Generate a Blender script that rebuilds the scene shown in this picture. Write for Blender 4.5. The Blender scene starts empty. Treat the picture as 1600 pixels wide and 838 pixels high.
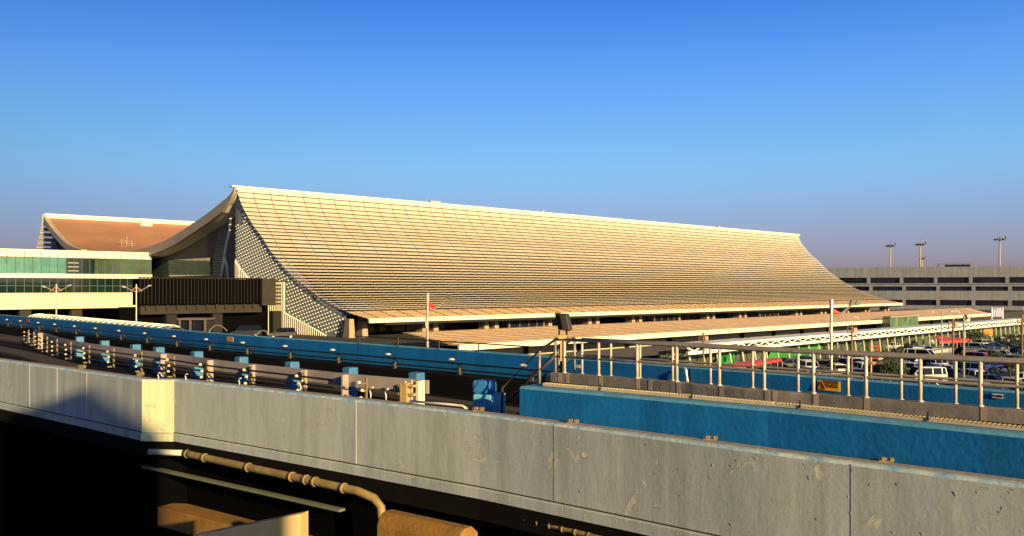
import bpy, math, random
from math import sin, cos, tan, radians, pi, atan2, sqrt, hypot
from mathutils import Vector, Matrix
random.seed(7)
scene = bpy.context.scene
COL = scene.collection
# ------------------------------------------------------------ camera, sky, sun, exposure
CZ, F, HOR = 11.5, 1300.0, 450.0
cam = bpy.data.cameras.new('camera'); camo = bpy.data.objects.new('camera', cam); COL.objects.link(camo)
cam.sensor_width = 36; cam.lens = 36*F/1600; cam.shift_y = (HOR-419)/1600
cam.clip_start = .1; cam.clip_end = 9000
camo.location = (0, 0, CZ); camo.rotation_euler = (radians(90), 0, 0)
scene.camera = camo
SUN_EL = radians(14); SH = Vector((.59, -.807, 0)).normalized()
S3 = Vector((SH.x*cos(SUN_EL), SH.y*cos(SUN_EL), sin(SUN_EL)))
sl = bpy.data.lights.new('sun', 'SUN'); slo = bpy.data.objects.new('sun', sl); COL.objects.link(slo)
sl.energy = 5.0; sl.angle = radians(.6); sl.color = (1.0, .71, .30)
slo.rotation_euler = S3.to_track_quat('Z', 'Y').to_euler()
w = bpy.data.worlds.new('World'); scene.world = w; w.use_nodes = True
nt = w.node_tree; nt.nodes.clear()
sky = nt.nodes.new('ShaderNodeTexSky'); sky.sky_type = 'NISHITA'; sky.sun_disc = False
sky.sun_elevation = SUN_EL; sky.sun_rotation = atan2(SH.x, SH.y)
sky.air_density = 1.3; sky.dust_density = .6; sky.ozone_density = 4.0
tint = nt.nodes.new('ShaderNodeMixRGB'); tint.blend_type = 'MULTIPLY'; tint.inputs[0].default_value = 1
tc = nt.nodes.new('ShaderNodeTexCoord'); sep = nt.nodes.new('ShaderNodeSeparateXYZ'); ramp = nt.nodes.new('ShaderNodeValToRGB')
nt.links.new(tc.outputs['Generated'], sep.inputs[0]); nt.links.new(sep.outputs[2], ramp.inputs[0])
SKYR = [(0.0, (.88, .76, 1.62)), (.06, (1.0, .98, 1.8)), (.16, (1.1, 1.5, 2.15)), (.33, (.50, 1.05, 2.2)), (.40, (.12, .22, .45)), (1.0, (.05, .12, .3))]
def sky_at(x):
    P = SKYR; i = max(k for k in range(len(P)-1) if P[k][0] <= x); (x0, c0), (x1, c1) = P[i], P[i+1]; u = (x-x0)/(x1-x0)
    pm = P[max(i-1, 0)]; pn = P[min(i+2, len(P)-1)]; out = []
    for j in range(3):
        m0 = (c1[j]-pm[1][j])/max(x1-pm[0], 1e-6)*(x1-x0); m1 = (pn[1][j]-c0[j])/max(pn[0]-x0, 1e-6)*(x1-x0)
        out.append(max(.02, (2*u**3-3*u*u+1)*c0[j]+(u**3-2*u*u+u)*m0+(-2*u**3+3*u*u)*c1[j]+(u**3-u*u)*m1))
    return out
XS = [0, .015, .03, .045, .06, .08, .10, .12, .14, .16, .18, .20, .22, .24, .26, .28, .30, .32, .34, .36, .38, .40, .46, .55, .7, 1.0]
for i_, x_ in enumerate(XS):
    e_ = ramp.color_ramp.elements[0] if i_ == 0 else ramp.color_ramp.elements[-1] if x_ == 1.0 else ramp.color_ramp.elements.new(x_)
    e_.position = x_; e_.color = (*sky_at(min(x_, .9999)), 1)
bg = nt.nodes.new('ShaderNodeBackground'); bg.inputs[1].default_value = .05
wo = nt.nodes.new('ShaderNodeOutputWorld')
nt.links.new(sky.outputs[0], tint.inputs[1]); nt.links.new(ramp.outputs[0], tint.inputs[2])
azr = nt.nodes.new('ShaderNodeMapRange'); azr.inputs['From Min'].default_value = -.6; azr.inputs['From Max'].default_value = .55
azr.inputs['To Min'].default_value = .62; azr.inputs['To Max'].default_value = 1.22; nt.links.new(sep.outputs[0], azr.inputs['Value'])
azm = nt.nodes.new('ShaderNodeVectorMath'); azm.operation = 'SCALE'; nt.links.new(tint.outputs[0], azm.inputs[0]); nt.links.new(azr.outputs[0], azm.inputs['Scale'])
nt.links.new(azm.outputs[0], bg.inputs[0]); nt.links.new(bg.outputs[0], wo.inputs[0])
vs = scene.view_settings; vs.view_transform = 'Standard'; vs.look = 'None'; vs.gamma = 1; vs.use_curve_mapping = False
vs.exposure = 0.85
scene.cycles.max_bounces = 5; scene.cycles.diffuse_bounces = 2
# ------------------------------------------------------------ materials
MATS = {}
def mat(name, col, rough=.8, metal=0, noise=0, scale=1.0, bump=0, bscale=None, spec=.5, col2=None, stretch=(1, 1, 1), island=0, emit=0):
    if name in MATS: return MATS[name]
    m = bpy.data.materials.new(name); m.use_nodes = True; MATS[name] = m
    t = m.node_tree; b = t.nodes['Principled BSDF']
    b.inputs['Base Color'].default_value = (*col, 1); b.inputs['Roughness'].default_value = rough
    b.inputs['Metallic'].default_value = metal; b.inputs['Specular IOR Level'].default_value = spec
    if emit: b.inputs['Emission Color'].default_value = (*col, 1); b.inputs['Emission Strength'].default_value = emit
    N = t.nodes.new; L = t.links.new
    out = None
    if noise or bump or col2:
        g = N('ShaderNodeNewGeometry'); mp = N('ShaderNodeMapping'); mp.inputs['Scale'].default_value = stretch
        L(g.outputs['Position'], mp.inputs[0])
        n1 = N('ShaderNodeTexNoise'); n1.inputs['Scale'].default_value = scale; n1.inputs['Detail'].default_value = 9; n1.inputs['Roughness'].default_value = .65
        L(mp.outputs[0], n1.inputs['Vector'])
        r = N('ShaderNodeValToRGB'); r.color_ramp.elements[0].position = .35; r.color_ramp.elements[1].position = .65
        c2 = col2 or tuple(c*(1-noise) for c in col)
        r.color_ramp.elements[0].color = (*c2, 1); r.color_ramp.elements[1].color = (*col, 1)
        L(n1.outputs[0], r.inputs[0]); out = r.outputs[0]; L(out, b.inputs['Base Color'])
        if bump:
            n2 = N('ShaderNodeTexNoise'); n2.inputs['Scale'].default_value = bscale or scale*4; n2.inputs['Detail'].default_value = 8
            L(mp.outputs[0], n2.inputs['Vector'])
            bp = N('ShaderNodeBump'); bp.inputs['Strength'].default_value = bump; bp.inputs['Distance'].default_value = .03
            L(n2.outputs[0], bp.inputs['Height']); L(bp.outputs[0], b.inputs['Normal'])
    if island:
        g2 = N('ShaderNodeNewGeometry'); hs = N('ShaderNodeHueSaturation')
        mr = N('ShaderNodeMapRange'); mr.inputs['To Min'].default_value = 1-island; mr.inputs['To Max'].default_value = 1+island*.4
        L(g2.outputs['Random Per Island'], mr.inputs['Value']); L(mr.outputs[0], hs.inputs['Value'])
        if out: L(out, hs.inputs['Color'])
        else: hs.inputs['Color'].default_value = (*col, 1)
        L(hs.outputs[0], b.inputs['Base Color'])
    return m
def glass(name, col, rough=.08, spec=.8, noise=.3, scale=.3):
    return mat(name, col, rough, 0, noise, scale, spec=spec)
cream = mat('cream_panel', (.78, .74, .62), .55, noise=.12, scale=.5)
cream2 = mat('cream_fascia', (.82, .76, .58), .5, noise=.1, scale=.6)
slatm = mat('louvre_cream', (.86, .78, .67), .46, metal=.38, noise=.07, scale=.35, island=.06)
bandm = mat('eave_panel', (.66, .46, .27), .5, noise=.12, scale=.4, island=.1)
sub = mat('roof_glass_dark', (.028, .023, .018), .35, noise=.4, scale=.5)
ribm = mat('rib_brown', (.22, .17, .11), .6)
membrane = mat('membrane_redbrown', (.40, .20, .13), .85, noise=.22, scale=.12, stretch=(1, 1, .4))
greyf = mat('fascia_grey', (.42, .36, .30), .6, noise=.15, scale=.4)
perf = mat('perforated_grey', (.20, .235, .26), .6, noise=.12, scale=.6)
dotm = mat('window_dot', (.9, .88, .8), .3)
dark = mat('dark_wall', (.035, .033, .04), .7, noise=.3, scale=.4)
black = mat('black_void', (.003, .003, .0035), 1, spec=0)  # near-black; shade under the guideway is put into this colour
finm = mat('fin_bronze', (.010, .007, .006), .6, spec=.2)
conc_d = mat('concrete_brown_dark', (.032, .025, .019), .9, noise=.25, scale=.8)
gteal = glass('glass_teal', (.07, .27, .22), .2, noise=.35, scale=.5)
ggreen = glass('glass_green', (.08, .13, .09), .06, noise=.6, scale=.12)
gdark = glass('glass_dark', (.008, .03, .026), .06, noise=.5, scale=.2)
gnavy = glass('glass_navy', (.012, .014, .03), .12, noise=.5, scale=.15)
mull = mat('mullion_dark', (.05, .06, .055), .5)
garm = mat('garage_concrete', (.23, .25, .31), .85, noise=.16, scale=.2, stretch=(1, 1, .3))
asph = mat('asphalt', (.032, .031, .033), .9, noise=.3, scale=.6, bump=.3)
groundm = mat('ground_mix', (.07, .07, .055), .95, noise=.4, scale=.05)
white = mat('white_paint', (.8, .8, .78), .4)
steel = mat('steel_pale', (.62, .58, .50), .35, metal=.6, noise=.2, scale=6)
railm = mat('railing_steel', (.36, .325, .30), .45, metal=.15, noise=.3, scale=5)
postm = mat('railing_post', (.60, .56, .48), .42, noise=.2, scale=5)
blackm = mat('black_metal', (.012, .011, .012), .5, noise=.3, scale=8)
redm = mat('red_paint', (.75, .05, .03), .5)
orangem = mat('orange_paint', (.8, .25, .04), .5)
bluew = mat('blue_wall_paint', (.006, .17, .50), .8, noise=.28, scale=.9, bump=.35, bscale=9, col2=(.006, .14, .42), spec=.2)
def streaks(m, amt=.45):
    t = m.node_tree; b = t.nodes['Principled BSDF']; src = b.inputs['Base Color'].links[0].from_socket
    g = t.nodes.new('ShaderNodeNewGeometry'); prev = src
    for sc_, st_, lo, hi, dk in ((1.6, (1, 1, .05), .38, .58, 1-amt), (5.0, (1, 1, .12), .35, .5, 1-amt*.6), (.5, (1, 1, 1), .4, .6, 1-amt*.4)):
        mp = t.nodes.new('ShaderNodeMapping'); mp.inputs['Scale'].default_value = st_; t.links.new(g.outputs['Position'], mp.inputs[0])
        n = t.nodes.new('ShaderNodeTexNoise'); n.inputs['Scale'].default_value = sc_; n.inputs['Detail'].default_value = 9; t.links.new(mp.outputs[0], n.inputs['Vector'])
        r = t.nodes.new('ShaderNodeValToRGB'); e = r.color_ramp.elements; e[0].position = lo; e[1].position = hi; e[0].color = (dk, dk, dk*1.02, 1); e[1].color = (1, 1, 1, 1); t.links.new(n.outputs[0], r.inputs[0])
        x = t.nodes.new('ShaderNodeMixRGB'); x.blend_type = 'MULTIPLY'; x.inputs[0].default_value = 1; t.links.new(prev, x.inputs[1]); t.links.new(r.outputs[0], x.inputs[2]); prev = x.outputs[0]
    # faded, chalky patches
    n = t.nodes.new('ShaderNodeTexNoise'); n.inputs['Scale'].default_value = 3.2; n.inputs['Detail'].default_value = 10; n.inputs['Roughness'].default_value = .75; t.links.new(g.outputs['Position'], n.inputs['Vector'])
    r = t.nodes.new('ShaderNodeValToRGB'); e = r.color_ramp.elements; e[0].position = .60; e[1].position = .72; e[0].color = (0, 0, 0, 1); e[1].color = (.35, .35, .35, 1); t.links.new(n.outputs[0], r.inputs[0])
    x = t.nodes.new('ShaderNodeMixRGB'); t.links.new(r.outputs[0], x.inputs[0]); t.links.new(prev, x.inputs[1]); x.inputs[2].default_value = (.06, .22, .38, 1)
    t.links.new(x.outputs[0], b.inputs['Base Color'])
streaks(bluew, .16); streaks(garm, .2)
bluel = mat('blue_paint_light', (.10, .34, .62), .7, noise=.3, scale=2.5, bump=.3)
bluep = mat('blue_post_paint', (.05, .20, .42), .5, noise=.2, scale=4)
beamm = mat('beam_pink_grey', (.37, .32, .32), .6, noise=.15, scale=2)
conc = mat('concrete_pink_grey', (.36, .29, .26), .9, noise=.25, scale=3, bump=.4)
slabm = mat('slab_grey_brown', (.27, .245, .24), .9, noise=.45, scale=2.2, bump=.2, bscale=14)
streaks(slabm, .3)
patchm = mat('slab_patch', (.32, .25, .21), .9, noise=.2, scale=4)
deckm = mat('deck_dark', (.006, .005, .005), .95, spec=.1, noise=.4, scale=1)
padm = mat('running_pad_brown', (.035, .025, .018), .9, noise=.3, scale=1)
insul = mat('insulator_cream', (.75, .66, .42), .2)
gratem = mat('grating_yellow', (.62, .52, .34), .6, noise=.2, scale=8)
pipem = mat('pipe_tan', (.32, .23, .09), .7, noise=.4, scale=3, bump=.4)
brownc = mat('concrete_ochre', (.30, .155, .03), .85, noise=.3, scale=2, bump=.5, bscale=12)
leafm = mat('leaf_green', (.06, .09, .025), .8, noise=.4, scale=2, island=.5)
barkm = mat('bark', (.09, .06, .04), .9, noise=.3, scale=5)
yellm = mat('sign_yellow', (.80, .42, .01), .5)
signink = mat('sign_ink', (.25, .07, .01), .6)
def wall_grey():
    m = bpy.data.materials.new('painted_concrete_peeling'); m.use_nodes = True
    t = m.node_tree; b = t.nodes['Principled BSDF']; N = t.nodes.new; L = t.links.new
    b.inputs['Roughness'].default_value = .7
    g = N('ShaderNodeNewGeometry')
    def noise(sc, stretch=(1, 1, 1), det=8, ro=.6, dist=0):
        mp = N('ShaderNodeMapping'); mp.inputs['Scale'].default_value = stretch; L(g.outputs['Position'], mp.inputs[0])
        n = N('ShaderNodeTexNoise'); n.inputs['Scale'].default_value = sc; n.inputs['Detail'].default_value = det; n.inputs['Roughness'].default_value = ro; n.inputs['Distortion'].default_value = dist
        L(mp.outputs[0], n.inputs['Vector']); return n.outputs[0]
    def ramp_(v, stops):
        r = N('ShaderNodeValToRGB'); e = r.color_ramp.elements
        e[0].position, e[0].color = stops[0][0], (*stops[0][1], 1); e[1].position, e[1].color = stops[-1][0], (*stops[-1][1], 1)
        for p, c in stops[1:-1]:
            x = e.new(p); x.color = (*c, 1)
        L(v, r.inputs[0]); return r.outputs[0]
    def mix(f, a, c, mode='MIX'):
        x = N('ShaderNodeMixRGB'); x.blend_type = mode
        if isinstance(f, float): x.inputs[0].default_value = f
        else: L(f, x.inputs[0])
        for i, s in ((1, a), (2, c)):
            if isinstance(s, tuple): x.inputs[i].default_value = (*s, 1)
            else: L(s, x.inputs[i])
        return x.outputs[0]
    base = ramp_(noise(.35, (1, 1, .6)), [(.35, (.36, .42, .455)), (.55, (.43, .49, .525)), (.7, (.405, .475, .525))])
    streak = ramp_(noise(1.3, (1, 1, .06), 10, .7), [(.40, (.50, .49, .46)), (.56, (1, 1, 1))])
    c = mix(.4, base, streak, 'MULTIPLY')
    fine = ramp_(noise(22, (1, 1, 1), 6, .7), [(.3, (.85, .85, .85)), (.6, (1, 1, 1))])
    c = mix(.8, c, fine, 'MULTIPLY')
    # peeled flakes: thin contour lines of a distorted noise, in patches
    fl = noise(1.7, (1, 1, .7), 7, .72, 1.0)
    ln = N('ShaderNodeMath'); ln.operation = 'SUBTRACT'; L(fl, ln.inputs[0]); ln.inputs[1].default_value = .60
    ab = N('ShaderNodeMath'); ab.operation = 'ABSOLUTE'; L(ln.outputs[0], ab.inputs[0])
    line = ramp_(ab.outputs[0], [(.0, (1, 1, 1)), (.011, (0, 0, 0))])
    patch = ramp_(noise(.8, (1, 1, .8), 3), [(.46, (0, 0, 0)), (.53, (1, 1, 1))])
    lm = mix(1.0, line, patch, 'MULTIPLY')
    c = mix(lm, c, (.10, .09, .07))
    over = ramp_(fl, [(.60, (0, 0, 0)), (.605, (1, 1, 1))])
    om = mix(1.0, over, patch, 'MULTIPLY')
    c2 = mix(om, c, (.50, .53, .50)); 
    L(c2, b.inputs['Base Color'])
    bp = N('ShaderNodeBump'); bp.inputs['Strength'].default_value = .9; bp.inputs['Distance'].default_value = .012
    h = mix(.35, om, noise(16, (1, 1, 1), 8, .7)); L(h, bp.inputs['Height'])
    bp2 = N('ShaderNodeBump'); bp2.inputs['Strength'].default_value = .35; bp2.inputs['Distance'].default_value = .05
    L(noise(1.6, (1, 1, .5), 5), bp2.inputs['Height']); L(bp.outputs[0], bp2.inputs['Normal']); L(bp2.outputs[0], b.inputs['Normal'])
    return m
wallg = wall_grey()
def wall_edge():
    m = mat('blue_edge_worn', (.16, .36, .62), .7, noise=.2, scale=3.0, bump=.4, bscale=9, col2=(.55, .62, .60))
    return m
edgem = wall_edge()
# ------------------------------------------------------------ mesh builder
class MB:
    def __init__(s): s.v = []; s.f = []; s.m = []
    def face(s, pts, mi=0):
        i = len(s.v); s.v += [tuple(p) for p in pts]; s.f.append(tuple(range(i, i+len(pts)))); s.m.append(mi)
    def hexa(s, b, t, mi=0):          # b,t lists of equal length, bottom ring and top ring
        n = len(b); i = len(s.v); s.v += [tuple(p) for p in b]+[tuple(p) for p in t]
        s.f.append(tuple(range(i+n-1, i-1, -1))); s.f.append(tuple(range(i+n, i+2*n))); s.m += [mi, mi]
        for k in range(n):
            j = (k+1) % n; s.f.append((i+k, i+j, i+n+j, i+n+k)); s.m.append(mi)
        return s
    def obox(s, o, a, b, c, mi=0):
        o, a, b, c = map(Vector, (o, a, b, c))
        return s.hexa([o, o+a, o+a+b, o+b], [o+c, o+a+c, o+a+b+c, o+b+c], mi)
    def box(s, cx, cy, z0, sx, sy, h, rot=0, mi=0):
        u = Vector((cos(rot), sin(rot), 0)); v = Vector((-sin(rot), cos(rot), 0))
        return s.obox(Vector((cx, cy, z0))-u*sx/2-v*sy/2, u*sx, v*sy, (0, 0, h), mi)
    def tube(s, p0, p1, r, n=8, r1=None, mi=0):
        p0, p1 = Vector(p0), Vector(p1); d = (p1-p0).normalized(); a = d.orthogonal().normalized(); b = d.cross(a); r1 = r if r1 is None else r1
        R0 = [p0+(a*cos(2*pi*k/n)+b*sin(2*pi*k/n))*r for k in range(n)]; R1 = [p1+(a*cos(2*pi*k/n)+b*sin(2*pi*k/n))*r1 for k in range(n)]
        return s.hexa(R0, R1, mi)
    def pipe(s, pts, r, n=6, mi=0):
        pts = [Vector(p) for p in pts]; i0 = len(s.v)
        for k, p in enumerate(pts):
            d = (pts[min(k+1, len(pts)-1)]-pts[max(k-1, 0)]).normalized()
            up = Vector((0, 0, 1)) if abs(d.z) < .9 else Vector((1, 0, 0))
            a = d.cross(up).normalized(); b = a.cross(d)
            s.v += [tuple(p+(a*cos(2*pi*j/n)+b*sin(2*pi*j/n))*r) for j in range(n)]
        for k in range(len(pts)-1):
            for j in range(n):
                q = (j+1) % n; s.f.append((i0+k*n+j, i0+k*n+q, i0+(k+1)*n+q, i0+(k+1)*n+j)); s.m.append(mi)
        s.f.append(tuple(i0+j for j in range(n))[::-1]); s.f.append(tuple(i0+(len(pts)-1)*n+j for j in range(n))); s.m += [mi, mi]
        return s
    def sweep(s, path, cross, mis=None):      # cross: list of (offset away from camera side, z) closed ring, path: 2D pts
        i0 = len(s.v); P = [Vector(p[:2]) for p in path]; n = len(cross)
        for k, p in enumerate(P):
            nr = offn(P, k)
            for o, z in cross: s.v.append((p.x+nr.x*o, p.y+nr.y*o, z))
        for k in range(len(P)-1):
            for j in range(n):
                q = (j+1) % n; s.f.append((i0+k*n+j, i0+(k+1)*n+j, i0+(k+1)*n+q, i0+k*n+q)); s.m.append(mis[j] if mis else 0)
        s.f.append(tuple(i0+j for j in range(n))); s.f.append(tuple(i0+(len(P)-1)*n+j for j in range(n))[::-1]); s.m += [0, 0]
        return s
    def sphere(s, c, rx, ry, rz, n=10, mi=0, zmin=-1):
        c = Vector(c); i0 = len(s.v); rows = 6
        for i in range(rows+1):
            ph = -pi/2+pi*i/rows; z = max(sin(ph), zmin)
            for j in range(n): s.v.append((c.x+rx*cos(ph)*cos(2*pi*j/n), c.y+ry*cos(ph)*sin(2*pi*j/n), c.z+rz*z))
        for i in range(rows):
            for j in range(n):
                q = (j+1) % n; s.f.append((i0+i*n+j, i0+i*n+q, i0+(i+1)*n+q, i0+(i+1)*n+j)); s.m.append(mi)
        return s
    def build(s, name, mats, parent=None, smooth=False, bevel=0):
        me = bpy.data.meshes.new(name)
        base = parent_base(parent)
        me.from_pydata([(x-base.x, y-base.y, z-base.z) for x, y, z in s.v], [], s.f)
        if not isinstance(mats, (list, tuple)): mats = [mats]
        for m in mats: me.materials.append(m)
        for p, mi in zip(me.polygons, s.m): p.material_index = mi; p.use_smooth = smooth
        import bmesh
        bm = bmesh.new(); bm.from_mesh(me); bmesh.ops.recalc_face_normals(bm, faces=bm.faces); bm.to_mesh(me); bm.free()
        o = bpy.data.objects.new(name, me); COL.objects.link(o); o.parent = parent
        if bevel:
            b = o.modifiers.new('bevel', 'BEVEL'); b.width = bevel; b.segments = 2; b.limit_method = 'ANGLE'
        return o
def offn(P, k):
    d = (P[min(k+1, len(P)-1)]-P[max(k-1, 0)]).normalized(); return Vector((-d.y, d.x))
def parent_base(p):
    v = Vector((0, 0, 0))
    while p is not None: v = v+p.location; p = p.parent
    return v
def tag(o, label=None, cat=None, group=None, kind=None):
    if label: o['label'] = label
    if cat: o['category'] = cat
    if group: o['group'] = group
    if kind: o['kind'] = kind
    return o
def empty(name, loc, label=None, cat=None, group=None):
    o = bpy.data.objects.new(name, None); o.location = loc; o.empty_display_size = .3; COL.objects.link(o)
    return tag(o, label, cat, group)
def kids(o): return [c for c in bpy.data.objects if c.parent is o]
def copy_tree(o, parent=None, tree=None):
    c = o.copy(); COL.objects.link(c); c.parent = parent
    for ch in kids(o): copy_tree(ch, c)
    return c
def text_mesh(name, s, size, m, parent, loc, xdir, updir=(0, 0, 1), align='CENTER'):
    cu = bpy.data.curves.new(name, 'FONT'); cu.body = s; cu.size = size; cu.align_x = align; cu.align_y = 'CENTER'; cu.extrude = .004*size/.1
    to = bpy.data.objects.new(name+'_tmp', cu); COL.objects.link(to)
    bpy.context.view_layer.update()
    me = bpy.data.meshes.new_from_object(to.evaluated_get(bpy.context.evaluated_depsgraph_get()))
    bpy.data.objects.remove(to)
    x = Vector(xdir).normalized(); u = Vector(updir).normalized(); n_ = x.cross(u)
    M = Matrix((x, u, n_)).transposed().to_4x4(); M.translation = Vector(loc)-parent_base(parent)
    me.transform(M); me.materials.clear(); me.materials.append(m)
    for p in me.polygons: p.material_index = 0
    o = bpy.data.objects.new(name, me); COL.objects.link(o); o.parent = parent; return o
def ordn(i):
    return ['first', 'second', 'third', 'fourth', 'fifth', 'sixth', 'seventh', 'eighth', 'ninth', 'tenth', 'eleventh', 'twelfth', 'thirteenth', 'fourteenth', 'fifteenth', 'sixteenth', 'seventeenth', 'eighteenth', 'nineteenth', 'twentieth', 'twenty-first', 'twenty-second', 'twenty-third', 'twenty-fourth', 'twenty-fifth', 'twenty-sixth', 'twenty-seventh', 'twenty-eighth', 'twenty-ninth', 'thirtieth'][i]
# ------------------------------------------------------------ survey helpers (photo measurements -> real places)
def GZ(px, py, z):                       # point of a horizontal level z seen at a pixel
    Y = (CZ-z)*F/(py-HOR); return Vector(((px-800)/F*Y, Y, z))
def GY(px, py, Y): return Vector(((px-800)/F*Y, Y, CZ-(py-HOR)*Y/F))
S = 1.6
def NP(px, py, dz): return GZ(px, py, CZ-dz*S)
def at_px(path, px):                     # where a plan path crosses a pixel column
    a = (px-800)/F
    for k in range(len(path)-1):
        p, q = Vector(path[k][:2]), Vector(path[k+1][:2]); fp, fq = p.x-a*p.y, q.x-a*q.y
        if fp*fq <= 0 and abs(fp-fq) > 1e-9 and p.y > 0 and q.y > 0:
            return p.lerp(q, fp/(fp-fq)), k
    return None
th = math.atan((2217-800)/F)
D = Vector((sin(th), cos(th), 0)); Nn = Vector((D.y, -D.x, 0)); R0 = Vector((-54.43, 164.56, 0))
Z3 = Vector((0, 0, 1))
def T(w_, t_, z_): return R0+Nn*w_+D*t_+Z3*z_
def t_of(px, w_):
    a = (px-800)/F; B = R0+Nn*w_; return (a*B.y-B.x)/(D.x-a*D.y)
def EP(px, py, t_):                      # pixel onto the cross-plane t of the terminal -> (w, z)
    a = (px-800)/F; B = R0+D*t_; w_ = (a*B.y-B.x)/(Nn.x-a*Nn.y); Y = B.y+Nn.y*w_
    return w_, CZ-(py-HOR)*Y/F
# ------------------------------------------------------------ ground and sky-side setting
g = MB(); g.face([(-4000, -600, 0), (4000, -600, 0), (4000, 8000, 0), (-4000, 8000, 0)]); tag(g.build('ground', groundm), kind='structure')
g = MB(); g.face([tuple(T(92, -60, .004)), tuple(T(92, 330, .004)), tuple(T(190, 330, .004)), tuple(T(190, -60, .004))]); tag(g.build('car_park_surface', asph), kind='structure')
g = MB()
for r_ in (112, 130, 148, 166):
    for k in range(80): g.obox(T(r_-5, 5+k*2.8, .008), Nn*10, D*.12, (0, 0, .004))
tag(g.build('parking_lines', white), kind='structure')
g = MB(); g.obox(T(20, -120, 0), D*420, Nn*42, Z3*3.0); tag(g.build('forecourt_road', asph), kind='structure')
# ------------------------------------------------------------ terminal
PROF = [(0, 19.95), (.7, 18.0), (1.9, 16.1), (3.6, 14.2), (5.8, 12.0), (8.5, 9.9), (12.3, 6.4), (17.3, 2.95), (22.3, .23), (26.8, -1.8), (31.5, -3.4), (35.7, -4.35), (39.9, -5.1)]
PROF = [(a, b+CZ) for a, b in PROF]
RPROF = [(0, 19.95), (-1.3, 18.9), (-3.5, 18.0), (-7.6, 16.9), (-14, 15.3), (-22.6, 13.5), (-30, 12.0), (-37.6, 10.8), (-45.9, 9.9), (-56, 9.18)]
RPROF = [(a, b+CZ) for a, b in RPROF]
def resample(P, n):
    L = [0]
    for a, b in zip(P, P[1:]): L.append(L[-1]+hypot(b[0]-a[0], b[1]-a[1]))
    out = []
    for k in range(n+1):
        s_ = L[-1]*k/n; j = max(i for i in range(len(L)) if L[i] <= s_+1e-9); j = min(j, len(P)-2)
        u = (s_-L[j])/(L[j+1]-L[j]); out.append((P[j][0]+(P[j+1][0]-P[j][0])*u, P[j][1]+(P[j+1][1]-P[j][1])*u))
    return out, L[-1]
def catmull(P, m=6):
    out = []
    for i in range(len(P)-1):
        p0 = P[max(i-1, 0)]; p1 = P[i]; p2 = P[i+1]; p3 = P[min(i+2, len(P)-1)]
        for k in range(m):
            u = k/m; out.append(tuple(.5*(2*p1[j]+(p2[j]-p0[j])*u+(2*p0[j]-5*p1[j]+4*p2[j]-p3[j])*u*u+(3*p1[j]-p0[j]-3*p2[j]+p3[j])*u**3) for j in range(len(p1))))
    out.append(P[-1]); return out
PS = catmull(PROF); RS = catmull(RPROF)
LEN = 220
term = empty('airport_terminal', T(0, 0, 0), 'long airport terminal with a huge sweeping cream louvred roof', 'terminal building')
def tl(w_): return .12*w_
def tr(w_): return LEN-.1*w_
# dark glazed under-roof
b = MB(); pr, _ = resample(PS, 40)
for k in range(40):
    (w0, z0), (w1, z1) = pr[k], pr[k+1]
    b.hexa([T(w0, tl(w0)+3.4, z0-1.2), T(w1, tl(w1)+3.4, z1-1.2), T(w1, tr(w1)-1, z1-1.2), T(w0, tr(w0)-1, z0-1.2)], [T(w0, tl(w0)+3.4, z0-.5), T(w1, tl(w1)+3.4, z1-.5), T(w1, tr(w1)-1, z1-.5), T(w0, tr(w0)-1, z0-.5)])
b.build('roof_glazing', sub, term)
# louvre slats: shingled blades in panels
NS = 41; NB = 36; pr, arc = resample(PS, NS); b = MB(); b2 = MB()
BAY = 3.66
for k in range(NS):
    (w0, z0), (w1, z1) = pr[k], pr[k+1]
    dx, dz_ = w1-w0, z1-z0; l = hypot(dx, dz_); nx, nz = -dz_/l, dx/l     # outward normal
    band = k >= NB
    uu = min(k/NB, 1)**1.3; uu = .35*uu+.65*uu*uu*(3-2*uu); cut = .90-.64*uu if not band else .97; lift = .20-.06*uu if not band else .05; th_ = .09
    a0 = (w0, z0); a1 = (w0+dx*cut+nx*lift, z0+dz_*cut+nz*lift)
    ts = [tl(w0)]; x = 3.3
    while x < tr(w0)-1: ts.append(x if x > ts[0]+1 else ts[0]+1.2); x += BAY
    ts.append(tr(w0)); tgt = b2 if band else b
    for i in range(len(ts)-1):
        g0, g1 = ts[i]+(.09 if i else 0), ts[i+1]-.09
        if g1 <= g0: continue
        q = [T(a0[0], g0, a0[1]), T(a0[0], g1, a0[1]), T(a1[0], g1, a1[1]), T(a1[0], g0, a1[1])]
        o_ = Nn*(-nx*th_)+Z3*(-nz*th_)
        tgt.hexa([p+o_ for p in q], q)
b.build('louvre_slats', slatm, term); b2.build('eave_panels', bandm, term)
b = MB(); x = 3.3; pr2, _ = resample(PS, 24)
while x < LEN-4:
    for k in range(24):
        (w0, z0), (w1, z1) = pr2[k], pr2[k+1]
        if x < tl(w1): continue
        b.hexa([T(w0, x-.07, z0-.5), T(w0, x+.07, z0-.5), T(w1, x+.07, z1-.5), T(w1, x-.07, z1-.5)], [T(w0, x-.07, z0+.1), T(w0, x+.07, z0+.1), T(w1, x+.07, z1+.1), T(w1, x-.07, z1+.1)])
    x += BAY
b.build('roof_ribs', ribm, term)
b = MB(); b.obox(T(-.9, -1.2, 31.35), D*(LEN+2), Nn*1.4, Z3*.32); b.obox(T(-.6, -.3, 30.9), D*(LEN+.6), Nn*.9, Z3*.448); b.build('ridge_cap', cream2, term)
b = MB(); we, ze = PROF[-1]; b.obox(T(we-.05, tl(we), ze-.75), D*(tr(we)-tl(we)), Nn*.45, Z3*.72); b.build('eave_fascia', cream2, term)
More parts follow.
